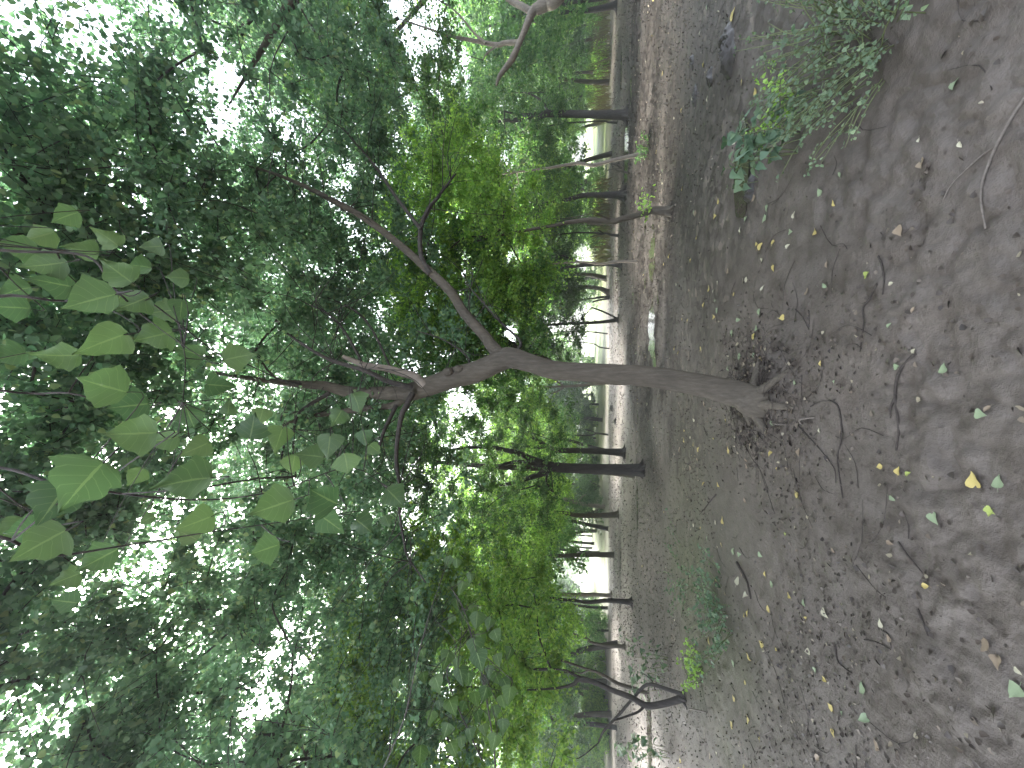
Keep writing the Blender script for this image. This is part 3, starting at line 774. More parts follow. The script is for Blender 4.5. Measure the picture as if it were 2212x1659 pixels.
px_tree('short bowed sapling with a bleached upper stem beside leafy shoots', [(1352, 1397, 9), (1325, 1395, 7), (1300, 1393, 6), (1274, 1386, 5), (1263, 1378, 4)], [], (.3, .4, 5.2, 2.6, 2.2, 2.6, 90, 60, .55, .1), leafm='leaf_bright', bark='bark', name='sapling', flare=.1)
px_tree('faint bleached sapling on the bank', [(1312, 1349, 4), (1290, 1345, 4), (1269, 1341, 3.5)], [], (0, .5, 5.8, 2.4, 2.2, 2.8, 70, 60, .6, .13), bark='bark_pale', leafm='leaf_mid', name='sapling', flare=0)
px_tree('many stemmed crooked dark tree spreading over the weedy mud', [(1476, 1508, 15), (1440, 1518, 13), (1411, 1524, 13), (1391, 1523, 13), (1364, 1507, 11), (1320, 1490, 10), (1289, 1476, 10), (1253, 1466, 10), (1238, 1478, 7), (1205, 1486, 5), (1130, 1490, 3)],
        [[(1482, 1502, 8), (1438, 1488, 8), (1398, 1479, 7), (1367, 1509, 6), (1336, 1545, 5.5), (1304, 1579, 5), (1293, 1604, 3)], [(1391, 1526, 6), (1378, 1538, 5), (1343, 1551, 4.5), (1325, 1556, 3)], [(1255, 1464, 6), (1235, 1455, 5), (1222, 1448, 4), (1190, 1445, 3)], [(1415, 1490, 2), (1408, 1470, 2), (1385, 1452, 1.5)]],
        (-.4, .3, 4.4, 2.3, 1.9, 1.9, 120, 70, .45, .075), leafm='leaf_bright', flare=.1)
px_tree('thin tree slanting behind the many stemmed one', [(1400, 1498, 8), (1370, 1488, 8), (1336, 1477, 7), (1296, 1455, 6), (1270, 1446, 5)], [[(1272, 1447, 4), (1258, 1454, 3), (1240, 1452, 2)]], (0, .6, 5, 2.4, 2, 2.4, 80, 60, .5, .09), leafm='leaf_mid', bark='bark')
px_tree('pale far trunk seen past the many stemmed tree', [(1303, 1491, 7), (1280, 1488, 6), (1245, 1484, 6)], [], (0, 1, 6.4, 3, 2.4, 3.2, 80, 60, .65, .14), bark='bark_pale', leafm='leaf_mid')
# the dark low hung tree in the gap beside the big trunk, and the far trunks in the opening
px_tree('dark bushy tree with a low round crown in the gap', [(1297, 907, 8), (1280, 905, 8), (1262, 903, 7)], [], (0.6, 1, 3.8, 3.0, 2.2, 2.0, 110, 70, .6, .11), leafm='leaf_dark', bark='bark_dark')
px_tree('slim dark stem under the low round crown', [(1292, 873, 5), (1275, 873, 5)], [], (0, 1, 5, 2.6, 2.2, 2.4, 60, 60, .6, .14), leafm='leaf_dark')
px_tree('thin forked tree on the grassy rim past the forked trees', [(1314, 939, 4), (1289, 936, 4), (1275, 940, 3)], [[(1291, 937, 3), (1278, 931, 2.5), (1265, 928, 2)]], (0, .6, 5.4, 2.4, 2, 2.6, 70, 60, .6, .12), leafm='leaf_bright')
for (x0, y0, wd, lb) in [(1280, 1146, 6, 'first of the trunks lining the bright opening, from the bent brown tree'), (1279, 1158, 4, 'thinnest of the trunks lining the bright opening'), (1284, 1174, 7, 'leaning trunk in the middle of the bright opening'),
                         (1279, 1184, 5, 'straight trunk in the bright opening'), (1288, 1194, 8, 'stoutest trunk at the rim of the bright opening'), (1298, 1312, 7, 'short dark trunk on the bank past the crooked tree'),
                         (1279, 1367, 4, 'thin dark trunk on the far bank'), (1310, 159, 9, 'dark trunk among the brown reeds across the water'), (1334, 265, 5, 'thin stem slanting beside the thick dark tree')]:
    px_tree(lb, [(x0, y0, wd), (x0 - 20, y0 - 1, wd * .85), (x0 - 42, y0 - 3, wd * .7)], [], (0, 1.5, 7.2, 3, 2.4, 3.1, 70, 60, .7, .15), leafm='leaf_mid', sides=8, flare=.15)

# the pale tree whose fork leans in from beyond the edge
def pale_tree():
    Y = 7.2
    b = Vector((9.2, 7.6, gz(9.2, 7.6)))
    root = obj('tree', None, loc=b)
    tag(root, 'pale barked tree leaning in over the mud with long forked bare limbs', 'tree', W)
    sp, sr = px_path([(1215, -18, 27), (1180, 8, 24), (1163, 17, 23), (1149, 28, 17), (1126, 83, 12), (1106, 127, 14), (1080, 163, 9), (1072, 185, 4)], Y)
    sp = [b - Vector((0, 0, .1)), b + Vector((-.2, 0, .9))] + sp; sr = [.21, .17] + sr
    g = Geo(); tube(g, sp, sr, sides=16, sub=6, bump=.08, seed=9, flare=.3)
    obj('trunk', g.mesh('trunk', M['bark_tan'], b), root)
    ends = []
    for pts, dy in [([(1151, 28, 16), (1128, 14, 14), (1106, 3, 13), (1070, -25, 11), (1030, -60, 7)], .2), ([(1120, 92, 12), (1090, 93, 10), (1073, 97, 10), (1020, 87, 8), (970, 77, 6), (905, 55, 4), (860, 40, 2)], .3),
                    ([(1050, 93, 5), (1025, 72, 5), (990, 30, 4), (965, 10, 3)], .2), ([(1076, 97, 5), (1052, 115, 4), (1043, 130, 2)], .1)]:
        p, r = px_path(pts, Y + .05, dy)
        g = Geo(); q, _ = tube(g, p, r, sides=8, sub=4, bump=.07)
        obj('branch', g.mesh('branch', M['bark_tan'], b), root); ends.append(p[-1])
    gl, gt = Geo(), Geo()
    cl = crown_clumps((6.4, 7.6, 6.3), (3.3, 2.4, 2.3), 300, .3)
    cl = fill_crown(gl, gt, cl, 85, .5, .085)
    connect(gt, ends, cl, 2)
    obj('twigs', gt.mesh('twigs', M['bark'], b), root)
    obj('crown', gl.mesh('crown', M['leaf_mid'], b), root)
pale_tree()

# ------------------------------------------------------------------ trees that stand outside the picture and roof it over
def roof_tree(label, x, y, clumps_c, clumps_r, n, per, ls, leafm, extra=None, cr=.5):
    b = Vector((x, y, gz(x, y)))
    root = obj('tree', None, loc=b)
    tag(root, label, 'tree', W)
    top = Vector((clumps_c[0], clumps_c[1], clumps_c[2] + .2))
    g = Geo(); tube(g, [b - Vector((0, 0, .1)), b + Vector((.05, .05, 1.6)), b.lerp(top, .5) + Vector((-.1, 0, .6)), top], [.16, .12, .07, .008], sides=12, bump=.1, seed=int(x * 9), flare=.3)
    obj('trunk', g.mesh('trunk', M['bark'], b), root)
    gl, gt = Geo(), Geo()
    cl = crown_clumps(clumps_c, clumps_r, int(n * 1.75), .25); per = int(per * 1.3)
    if extra is not None: cl = np.concatenate([cl, extra])
    cl = fill_crown(gl, gt, cl, per, cr, ls)
    hubs = [b.lerp(top, q) + Vector((0, 0, .5)) for q in (.55, .7, .85, 1)]
    connect(gt, hubs, cl, 2, r=.004, rmax=.035)
    obj('twigs', gt.mesh('twigs', M['bark_dark'], b), root)
    obj('crown', gl.mesh('crown', M[leafm], b), root)
    return root
roof_tree('tree whose dark crown closes the upper canopy on the pale tree side', 6.6, 2.6, (3.6, 4.2, 5.8), (2.8, 2.2, 1.7), 180, 62, .075, 'leaf_veiled')
LEFT_ = roof_tree('tree whose dark heart shaped leaves droop on a long twig above the many stemmed tree', -6.6, 2.2, (-3.9, 4.2, 5.0), (2.4, 2.0, 2.0), 170, 62, .075, 'leaf_veiled')
roof_tree('tree of the high canopy with sky showing through its thin crown', -9.6, 6.2, (-4.9, 7.2, 8.0), (3.6, 2.6, 2.8), 200, 60, .085, 'leaf_veiled')
roof_tree('tree of the high canopy rising just behind the leaning trunk', .16, 10.6, (1.2, 8.6, 8.6), (4.0, 2.6, 2.4), 210, 60, .085, 'leaf_veiled')
roof_tree('dense dark crowned tree behind the bare limbs of the leaning tree', .13, 8.3, (1.6, 8.3, 4.3), (2.4, 1.6, 2.3), 190, 70, .085, 'leaf_mid')
roof_tree('tree of the high canopy filling the view above the bowed sapling', -9.5, 4.4, (-5.6, 5.4, 7.0), (2.8, 2.0, 2.4), 170, 62, .08, 'leaf_veiled')
roof_tree('tree of the high canopy above the three way forked tree', -2.75, 12.4, (-1.9, 9.6, 7.4), (3.0, 2.0, 2.1), 180, 60, .085, 'leaf_veiled')
roof_tree('tree of the high canopy above the wet mud', 13.4, 9.0, (7.4, 9.4, 8.4), (4.2, 3, 3.2), 210, 60, .09, 'leaf_veiled')
roof_tree('tree of the high canopy over the pink silt', -15.5, 11.2, (-8.4, 11.6, 8.4), (4.8, 3, 3.6), 200, 60, .1, 'leaf_veiled')
roof_tree('tree whose blue green crown fills the top of the canopy overhead', 3.4, -1.4, (1.6, 2.4, 6.6), (2.9, 1.7, 1.5), 210, 60, .08, 'leaf_veiled')
roof_tree('tree whose thin crown lets the bright sky through overhead', -4.0, -1.2, (-2.6, 2.5, 6.6), (2.4, 1.6, 1.5), 170, 62, .08, 'leaf_veiled')
# ------------------------------------------------------------------ the wood further off: a few trees built, the rest copied with their parts
def wood_tree(i, leafm):
    root = obj('tree', None)
    root.empty_display_size = .3
    g = Geo(); h = rng.uniform(7.5, 10)
    lean = rng.normal(0, .35, 4)
    tp = [(0, 0, -.2), (lean[0] * .3, lean[1] * .3, 1.2), (lean[0], lean[1], h * .4), (lean[0] + lean[2], lean[1] + lean[3], h * .8)]
    r0 = rng.uniform(.08, .14)
    tube(g, tp, [r0 * 1.2, r0, r0 * .75, .03], sides=9, sub=4, bump=.12, seed=i, flare=.3)
    obj('trunk', g.mesh('trunk', M['bark_dark' if i % 3 else 'bark']), root)
    g = Geo(); gl = Geo()
    cl = crown_clumps((lean[0], lean[1], h * .56), (2.9, 2.9, h * .56 - 1.7), 190, .25)
    fill_crown(gl, None, cl, 55, .75, .15, gaps=False)
    connect(g, [Vector(tp[2]).lerp(Vector(tp[3]), q) for q in (0, .3, .6, .9)], cl, 3, r=.008, rmax=.05)
    obj('branches', g.mesh('branches', M['bark_dark']), root)
    obj('crown', gl.mesh('crown', M[leafm]), root)
    return root
def copy_tree(root):
    r = root.copy(); COL.objects.link(r)
    for ch in root.children:
        c = ch.copy(); COL.objects.link(c); c.parent = r
    return r
protos = [wood_tree(i, lm) for i, lm in enumerate(['leaf_mid', 'leaf_bright', 'leaf_mid', 'leaf_dark', 'leaf_bright', 'leaf_mid'])]
seen = [o for o in COL.objects if o.get('category') in ('tree', 'sapling')]
spots = [(o.location.x, o.location.y) for o in seen if o.location.y > 8]
new = []
tries = 0
while len(new) < 190 and tries < 12000:
    tries += 1
    y = 15 + 55 * rng.random() ** 1.2
    x = rng.uniform(-1.15, 1.15) * (y + 2)
    ny = x / y
    py = 829.5 - 831 * ny
    if y > 26 and 1150 < py < 1275 and rng.random() < .96: continue
    if y < 26 and 1205 < py < 1270: continue
    if y > 20 and (abs(py - 558) < 15 + 900 / y or abs(py - 716) < 36 + 1200 / y or (y > 26 and abs(py - 338) < 14 + 700 / y)): continue
    if any((x - a) ** 2 + (y - b) ** 2 < 3.3 ** 2 for a, b in spots + new): continue
    new.append((x, y))
for k in range(16): new.append((-(.30 + .03 * k + rng.uniform(-.01, .01)) * (84 + 3 * (k * 7 % 11)), 84 + 3 * (k * 7 % 11)))
used = set()
for k, (x, y) in enumerate(new):
    j = int(rng.integers(0, len(protos)))
    o = protos[j] if j not in used else copy_tree(protos[j])
    used.add(j)
    o.location = (x, y, gz(x, y) - .05)
    o.rotation_euler = (0, 0, rng.uniform(0, 6.28))
    q = rng.uniform(.85, 1.2); o.scale = (q, q, q)
    tag(o, 'slim dark stemmed tree with a full green crown in the crowded far wood', 'tree', 'trees of the far wood')
for j, p in enumerate(protos):
    if j not in used: 
        for ch in list(p.children): bpy.data.objects.remove(ch)
        bpy.data.objects.remove(p)

# ------------------------------------------------------------------ shrubs and reeds between the far trunks
def shrub_proto(i, leafm, h):
    root = obj('shrub', None); root.empty_display_size = .2
    g, gl = Geo(), Geo()
    for k in range(7):
        a = rng.uniform(0, 6.28); e = np.array([math.cos(a) * .6 * h, math.sin(a) * .6 * h, h * rng.uniform(.6, 1)])
        tube(g, [(0, 0, -.1), e * [.3, .3, .5], e], [.022, .016, .005], sides=5, sub=3)
    cl = crown_clumps((0, 0, h * .52), (.8 * h, .8 * h, h * .5), 70, .2)
    cl = cl[cl[:, 2] > .1]
    fill_crown(gl, None, cl, 34, .3 * h, .12, gaps=False)
    obj('stems', g.mesh('stems', M['bark_dark']), root); obj('foliage', gl.mesh('foliage', M[leafm]), root)
    return root
sp_ = [shrub_proto(i, m_, h) for i, (m_, h) in enumerate([('leaf_mid', 1.7), ('leaf_dark', 2.2), ('leaf_bright', 1.5)])]
used = set(); n_ = 0
while n_ < 130:
    y = rng.uniform(24, 62); x = rng.uniform(-1.15, 1.15) * y
    py = 829.5 - 831 * x / y
    if 1120 < py < 1290 and rng.random() < .93: continue
    if abs(py - 716) < 70 or abs(py - 558) < 40 or abs(py - 338) < 45: continue
    j = int(rng.integers(0, 3))
    o = sp_[j] if j not in used else copy_tree(sp_[j]); used.add(j)
    o.location = (x, y, gz(x, y) - .05); o.rotation_euler = (0, 0, rng.uniform(0, 6.28)); q = rng.uniform(.7, 1.3); o.scale = (q, q, q)
    tag(o, 'leafy shrub filling the space between the far trunks', 'shrub', 'shrubs in the far wood'); n_ += 1
def reeds():
    g = Geo(); m_ = 2600
    y = rng.uniform(22, 34, m_); x = y * rng.uniform(.30, 1.12, m_)
    k_ = np.abs(x / y - .592) > .07; x, y = x[k_], y[k_]; m_ = len(x)
    z = hgt(x, y); h = rng.uniform(.5, 1.5, m_)
    lx, ly = rng.normal(0, .22, m_), rng.normal(0, .22, m_)
    wd = rng.uniform(.012, .03, m_)
    v = np.stack([np.stack([x - wd, y, z], -1), np.stack([x + wd, y, z], -1), np.stack([x + lx * h * .5 + wd * .7, y + ly * h * .5, z + h * .6], -1), np.stack([x + lx * h * .5 - wd * .7, y + ly * h * .5, z + h * .6], -1), np.stack([x + lx * h * 1.3, y + ly * h * 1.3, z + h], -1)], 1).reshape(-1, 3)
    b = np.arange(m_)[:, None] * 5
    g.add(v, b + np.array([[0, 1, 2, 3]]))
    g.add(v, b + np.array([[3, 2, 4]]))
    o = obj('reeds', g.mesh('reeds', M['reed']))
    tag(o, 'brown and olive reeds along the far side of the water', 'reeds', kind='stuff')
M['reed'] = leaf_mat('reed blades', [(0, (.08, .06, .035)), (.5, (.14, .12, .055)), (1, (.15, .18, .065))], trans=.3, tint=(1, 1, .8))
reeds()

# ------------------------------------------------------------------ big leaves hanging close overhead
def D5(X, Y, L, a): return (.3335 * X, 553 + .3335 * Y, .3335 * L, a)
def D6(X, Y, L, a): return (553 + .3335 * X, 553 + .3335 * Y, .3335 * L, a)
def D9(X, Y, L, a): return (.3335 * X, 1106 + .3335 * Y, .3335 * L, a)
def D10(X, Y, L, a=90): return (553 + .3335 * X, 1106 + .3335 * Y, .3335 * L, a)
NEAR = [D5(*q) for q in [(590,285,330,185),(650,560,330,185),(870,305,230,170),(760,100,240,200),(1150,140,150,180),(1170,355,170,90),(660,840,340,185),(840,970,260,150),(860,1150,320,170),(1220,620,200,190),(1060,1190,200,160),
    (1000,520,250,190),(1550,650,230,0),(1430,840,200,350),(1230,1050,200,90),(530,1480,420,160),(1200,1450,350,170),(830,1350,110,90),(880,1430,160,150),(350,1600,350,150),(300,60,260,190),(330,170,240,200),(90,220,200,190),(60,650,200,180),(380,650,250,190),(1260,1250,200,170),(1480,990,120,270),(1640,1100,220,300),(120,-60,210,190),(520,-40,190,180),(260,-130,200,170),(700,-120,170,200),(900,60,170,190),(980,-60,150,180),(60,330,230,180),(1040,360,170,170),(420,-260,190,190)]]
NEAR += [D6(*q) for q in [(145,1190,200,100),(240,1350,170,100),(525,1050,150,100),(660,950,180,60),(470,1240,220,95),(590,1350,220,90),(440,1560,280,200),(900,1560,220,45),(30,1050,150,120),(120,1620,300,170),(770,1250,120,60),(360,1290,200,170),(700,1180,150,100)]]
NEAR += [D9(*q) for q in [(150,130,260,150),(270,200,330,150),(950,50,110,170),(1260,70,250,160),(650,300,250,150),(430,430,160,160),(420,580,170,170),(60,120,200,160),(1220,150,160,200)]]
NEAR += [D10(*q) for q in [(700,90,200,50),(60,240,250,170),(500,80,220,60),(850,60,100,80)]]
DROOP = [D10(*q) for q in [(1250,320,90),(1330,490,100),(1390,430,80),(1350,690,120),(1430,700,130),(1510,730,100),(1560,810,110),(1420,890,150),(1450,970,160),(1330,1070,130),(1380,1090,120),(1510,1040,90),(1560,1080,100),(1480,1100,90),(1620,1120,100),(1480,1180,120),(1340,1260,80),(1420,1220,110),(1550,1290,90),
    (1230,1420,110),(1540,1500,120),(1270,1270,130),(1640,1190,130),(1640,920,90),(1600,1230,100),(1230,960,130),(1180,1120,130),(1000,620,70),(1030,640,80),(910,1110,80),(1080,920,80),(1130,1340,100),(1060,1580,140),(1280,1540,110),(1390,1450,100),(1480,1420,90),
    (1300,330,80),(1300,600,90),(1260,700,80),(1400,640,90),(1460,820,110),(1300,980,90),(1570,960,90),(1440,1330,100),(1500,1330,80),(1600,1400,110),(1330,1500,90),(1190,1250,80),(1090,1080,90),(1160,880,80)]]
def near_leaf(g, q, phys, shape, seed, tilt=30):
    px, py, L, a = q
    d = phys * 831 / max(L * .82, 14)
    c = np.array([0, 0, EYE]) + np.array(ray(px, py)) * d
    a = R(a + random.uniform(-25, 25))
    t = np.array(DN) * math.cos(a) - np.array(RT) * math.sin(a)
    view = np.array(ray(px, py).normalized())
    t = t - view * (t @ view); t /= np.linalg.norm(t)
    s = np.cross(view, t)
    k1, k2 = R(random.uniform(-tilt, tilt)), R(random.uniform(-tilt, tilt))
    t2 = t * math.cos(k1) + view * math.sin(k1)
    s2 = s * math.cos(k2) + view * math.sin(k2); s2 /= np.linalg.norm(s2)
    nn = np.cross(t2, s2)
    base = c - t2 * phys * .45
    broad_leaf(g, base, t2, s2, nn, phys, ['kite', 'delta', 'kite', 'lobed'][seed % 4] if phys > .074 else shape, cup=random.uniform(.02, .3), droop=random.uniform(-.1, .45), wave=random.uniform(.02, .1), seed=seed)
    g.leafrows.append(len(broad_tpl(['kite', 'delta', 'kite', 'lobed'][seed % 4] if phys > .074 else shape)))
    return base, t2
def hanging(root, qs, twigs, phys, leafm, bark, shape, twig_r, at=None):
    b = np.array(root.location)
    gl, gt = Geo(), Geo(); gl.leafrows = []
    tw = []
    for pts in twigs:
        w_ = [np.array([0, 0, EYE]) + np.array(ray(px, py)) * d for (px, py, d) in pts]
        q_, _ = tube(gt, w_, list(np.linspace(twig_r, twig_r * .3, len(w_))), sides=6, sub=5, bump=.05)
        tw.append(q_)
    allp = np.concatenate(tw)
    for i, q in enumerate(qs):
        ph = phys * random.uniform(.85, 1.12)
        base, t = near_leaf(gl, q, ph, shape, i)
        e = allp[np.argmin(((allp - base) ** 2).sum(1))]
        m_ = base - t * ph * .35
        if True:
            tube(gt, [e, (e + m_) / 2 + rng.normal(0, .01, 3), m_, base], [.0022, .0016, .0013, .0011], sides=4, sub=3, bump=0)
        else:
            tube(gt, [m_, base], [.0013, .0011], sides=4, sub=1, bump=0)
    obj('twig', gt.mesh('twig', M[bark], b), root)
    me = gl.mesh('foliage', M[leafm], b)
    lu, lq = [], []
    for n_ in gl.leafrows:
        for i in range(n_):
            lu += [i / (n_ - 1)] * 5; lq += [1, .5, 0, .5, 1]
    for nm, arr in (('lu', lu), ('lq', lq)):
        a_ = me.attributes.new(nm, 'FLOAT', 'POINT'); a_.data.foreach_set('value', np.array(arr, np.float32))
    obj('foliage', me, root)
def near_tree():
    b = Vector((-1.5, -2.0, gz(-1.5, -2.0)))
    root = obj('tree', None, loc=b)
    tag(root, 'tree whose broad pale green leaves dangle close overhead on thin twigs', 'tree', W)
    g = Geo(); tube(g, [b - Vector((0, 0, .1)), b + Vector((.05, .1, 1.5)), b + Vector((.2, .4, 2.8)), b + Vector((.4, .8, 4.6))], [.13, .1, .08, .03], sides=12, flare=.3)
    obj('trunk', g.mesh('trunk', M['bark'], b), root)
    g = Geo(); tube(g, [b + Vector((.2, .4, 2.8)), Vector((-.7, -.7, 3.3)), Vector((-.2, -.1, 3.2)), Vector((.0, .25, 3.0))], [.05, .035, .02, .012], sides=8)
    obj('branch', g.mesh('branch', M['bark'], b), root)
    hanging(root, NEAR, [[(-250, 800, .9), (0, 843, .95), (77, 850, 1.0), (170, 853, 1.0), (300, 905, 1.1), (393, 975, 1.2)], [(-250, 1000, .85), (0, 1010, .9), (150, 1050, .9), (420, 1080, 1.1), (600, 1060, 1.2), (760, 1010, 1.3), (860, 1075, 1.35)],
        [(-200, 500, .9), (0, 540, .95), (186, 553, 1.0), (247, 623, 1.0), (330, 700, 1.1), (397, 753, 1.3), (395, 870, 1.3)], [(-200, 1150, .8), (0, 1160, .8), (100, 1200, .85), (260, 1180, .95), (450, 1150, 1.1), (700, 1115, 1.3)], [(-150, 700, .8), (0, 640, .85), (140, 650, .9), (300, 640, 1.1), (480, 770, 1.3), (545, 770, 1.3)]],
        .088, 'leaf_near', 'bark_dark', 'delta', .004)
near_tree()
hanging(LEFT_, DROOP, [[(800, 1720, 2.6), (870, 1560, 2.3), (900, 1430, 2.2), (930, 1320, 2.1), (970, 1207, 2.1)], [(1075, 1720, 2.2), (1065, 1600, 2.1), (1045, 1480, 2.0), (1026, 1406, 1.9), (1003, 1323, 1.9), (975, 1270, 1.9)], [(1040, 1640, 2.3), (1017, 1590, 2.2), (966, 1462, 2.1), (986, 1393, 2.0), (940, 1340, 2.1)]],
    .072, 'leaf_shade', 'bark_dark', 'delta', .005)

# ------------------------------------------------------------------ weeds and seedlings
def plant(name, label, cat, px, py, h, stems, per, ls, leafm, shape='delta', spread=.35, group=None, big=True):
    b = onG(px, py)
    root = obj(name, None, loc=b); root.empty_display_size = .1
    tag(root, label, cat, group)
    gl, gt = Geo(), Geo()
    for k in range(stems):
        a = rng.uniform(0, 6.28); o_ = np.array([math.cos(a), math.sin(a), 0])
        r0 = rng.uniform(0, spread * .6)
        p0 = np.array(b) + o_ * r0; p0[2] = gz(p0[0], p0[1]) - .02
        hh = h * rng.uniform(.55, 1.05)
        p2 = p0 + o_ * spread * rng.uniform(.2, .9) * hh / h + [0, 0, hh]
        p1 = (p0 + p2) / 2 + rng.normal(0, .04 * h, 3) + [0, 0, .08 * h]
        q, _ = tube(gt, [p0, p1, p2], [.0045 * (h / .6) ** .5, .0032, .0015], sides=5, sub=5, bump=0)
        for m_ in range(per):
            s_ = q[int(len(q) * rng.uniform(.22, 1)) if m_ else -1] if True else 0
            az = rng.uniform(0, 6.28); pt = R(rng.uniform(-5, 45))
            t = np.array([math.cos(az) * math.cos(pt), math.sin(az) * math.cos(pt), -math.sin(pt)])
            sd = np.array([-math.sin(az), math.cos(az), 0]); nn = np.cross(t, sd)
            st = s_ + t * ls * .5 + [0, 0, .25 * ls]
            L = ls * rng.uniform(.6, 1.15)
            if big:
                tube(gt, [s_, st], [.0014, .001], sides=3, sub=1, bump=0)
                broad_leaf(gl, st, t, sd, nn, L, shape, seed=m_ + 31 * k)
            else:
                leaves(gl, st[None, :], L, pitch=(-10, 45), az=np.array([az]))
    obj('stem', gt.mesh('stem', M['stem'], b), root)
    obj('foliage', gl.mesh('foliage', M[leafm], b), root)
M['stem'] = plain('green stems', (.10, .12, .05))
plant('seedling', 'dark leafed tree seedling standing clear of the weed patch by the small puddle', 'seedling', 1722, 330, .62, 4, 12, .085, 'leaf_weed', spread=.3)
plant('seedling', 'low dark seedling with broad leaves beside the weed patch', 'seedling', 1745, 262, .5, 4, 10, .085, 'leaf_weed', spread=.3)
plant('seedling', 'single small seedling with round leaves at the near side of the small puddle', 'seedling', 1640, 385, .3, 2, 6, .075, 'leaf_weed', spread=.2)
plant('weed', 'soft pale green weed clump at the picture edge', 'weed', 1795, 60, .38, 60, 11, .03, 'leaf_soft', spread=.6, big=False)
plant('weed', 'feathery green weed clump next to the seedlings', 'weed', 1780, 150, .3, 34, 10, .03, 'leaf_soft', spread=.5, big=False)
plant('weed', 'hazy pale weed patch nearest the corner of the picture', 'weed', 1905, 70, .22, 46, 10, .026, 'leaf_soft', spread=.5, big=False)
plant('weed', 'low pale weed sprawl in front of the feathery weed clump', 'weed', 1850, 150, .2, 40, 10, .026, 'leaf_soft', spread=.5, big=False)
plant('weed', 'small bright green weed on the mud in front of the clod', 'weed', 1716, 215, .26, 18, 14, .035, 'leaf_sprout', spread=.24, big=False)
plant('seedling', 'leafy shoot in front of the short bowed sapling', 'seedling', 1440, 1425, .85, 5, 16, .1, 'leaf_weed', spread=.45)
plant('seedling', 'leafy shoot nearer the many stemmed tree', 'seedling', 1436, 1478, .75, 4, 12, .1, 'leaf_weed', spread=.4)
plant('seedling', 'young shrub with dark round leaves at the edge past the many stemmed tree', 'seedling', 1440, 1628, .95, 6, 14, .11, 'leaf_weed', spread=.5)
plant('weed', 'tangled low weed sprawling over the mud before the shoots', 'weed', 1555, 1318, .3, 44, 16, .04, 'leaf_weed', spread=.7, big=False)
plant('weed', 'bright green weed tuft below the leafy shoots', 'weed', 1512, 1440, .26, 20, 14, .045, 'leaf_sprout', spread=.3, big=False)
plant('weed', 'thin weed patch on the mud by the pink silt', 'weed', 1470, 1235, .2, 24, 10, .04, 'leaf_weed', spread=.7, big=False)
plant('weed', 'small weed at the foot of the pale slanting sapling', 'weed', 1402, 322, .3, 14, 12, .06, 'leaf_mid', spread=.35, big=False)

# ------------------------------------------------------------------ sticks, roots and clods on the mud
def stick(label, pts, r0, bark='stick', name='stick', extra=(), lift=0.0):
    def path(pp):
        out = []
        for i, (px, py) in enumerate(pp):
            q = onG(px, py); out.append(Vector((q.x, q.y, q.z + r0 * .7 + lift * math.sin(math.pi * i / max(1, len(pp) - 1)))))
        return out
    w_ = path(pts); b = w_[0].copy()
    g = Geo(); tube(g, w_, list(np.linspace(r0 * .8, r0 * .4, len(w_))), sides=7, sub=6, bump=.2, seed=int(pts[0][0]))
    if extra:
        root = obj(name, g.mesh(name, M[bark], b), loc=b)
        for e in extra:
            g = Geo(); q = path(e); tube(g, q, list(np.linspace(r0 * .7, r0 * .25, len(q))), sides=6, sub=5, bump=.2)
            me = g.mesh('side_twig', M[bark], b); obj('side_twig', me, root)
    else: root = obj(name, g.mesh(name, M[bark], b), loc=b)
    tag(root, label, 'stick', 'sticks on the mud')
def d8(X, Y): return (1659 + .3335 * X, 553 + .3335 * Y)
def d4(X, Y): return (1659 + .3335 * X, .3335 * Y)
def d12(X, Y): return (1659 + .3335 * X, 1106 + .3335 * Y)
stick('wavy dark stick with a knot lying on smooth mud', [d8(965, 630), d8(860, 750), d8(832, 900), d8(850, 1050), d8(855, 1150), d8(838, 1260)], .009, extra=[[d8(830, 920), d8(805, 980), d8(800, 1050)]])
stick('long thin dark stick running out from the debris at the tree foot', [d8(400, 935), d8(455, 970), d8(480, 1090), d8(478, 1200), d8(455, 1320), d8(490, 1570)], .007, extra=[[d8(280, 975), d8(340, 945), d8(400, 938)], [d8(200, 1100), d8(330, 1240), d8(430, 1370), d8(445, 1470)]])
stick('forked pale root or stick pressed into the mud in the corner', [d4(1700, 600), d4(1600, 740), d4(1500, 920), d4(1440, 1060), d4(1400, 1180), d4(1392, 1300), d4(1420, 1480)], .008, bark='stick_pale', extra=[[d4(1490, 940), d4(1400, 1000), d4(1300, 1090), d4(1200, 1190), d4(1145, 1290)]])
stick('short straight dark stick near a yellow leaf', [d12(850, 195), d12(910, 280), d12(1020, 405)], .007)
stick('short dark stick on the smooth mud by itself', [d12(978, 630), d12(1005, 700), d12(1042, 802)], .007)
stick('dark twig bent beside a tan leaf', [d12(635, 830), d12(720, 850), d12(800, 890)], .007, extra=[[d12(745, 768), d12(790, 800), d12(805, 880)]])
stick('curved dark twig next to a pale green leaf', [d12(440, 870), d12(455, 960), d12(500, 1010), d12(550, 1045)], .007)
stick('thin jointed twig among the litter', [d8(180, 345), d8(230, 400), d8(270, 480)], .005, extra=[[d8(265, 350), d8(272, 440)]])
stick('dark branching twig behind the wavy stick', [d8(710, 180), d8(660, 280), d8(620, 340), d8(625, 440), d8(600, 620)], .006, extra=[[d8(640, 300), d8(612, 310)]])
stick('dark twig by the green yellow leaf', [d8(720, 0), d8(745, 60), d8(757, 150), d8(750, 250)], .007)
stick('pale snapped twig lying on the dark litter', [d12(-20, 1500 - 1106 * 0 - 60), d12(40, 1410)], .006, bark='stick_pale')
stick('pale peeled twig lying across the debris heap', [(1665, 913), (1692, 917), (1710, 918)], .006, bark='stick_pale', lift=.04)
stick('reddish dead stick poking from the debris heap', [(1734, 916), (1748, 907), (1762, 902)], .010, bark='stick_pale', lift=.05)
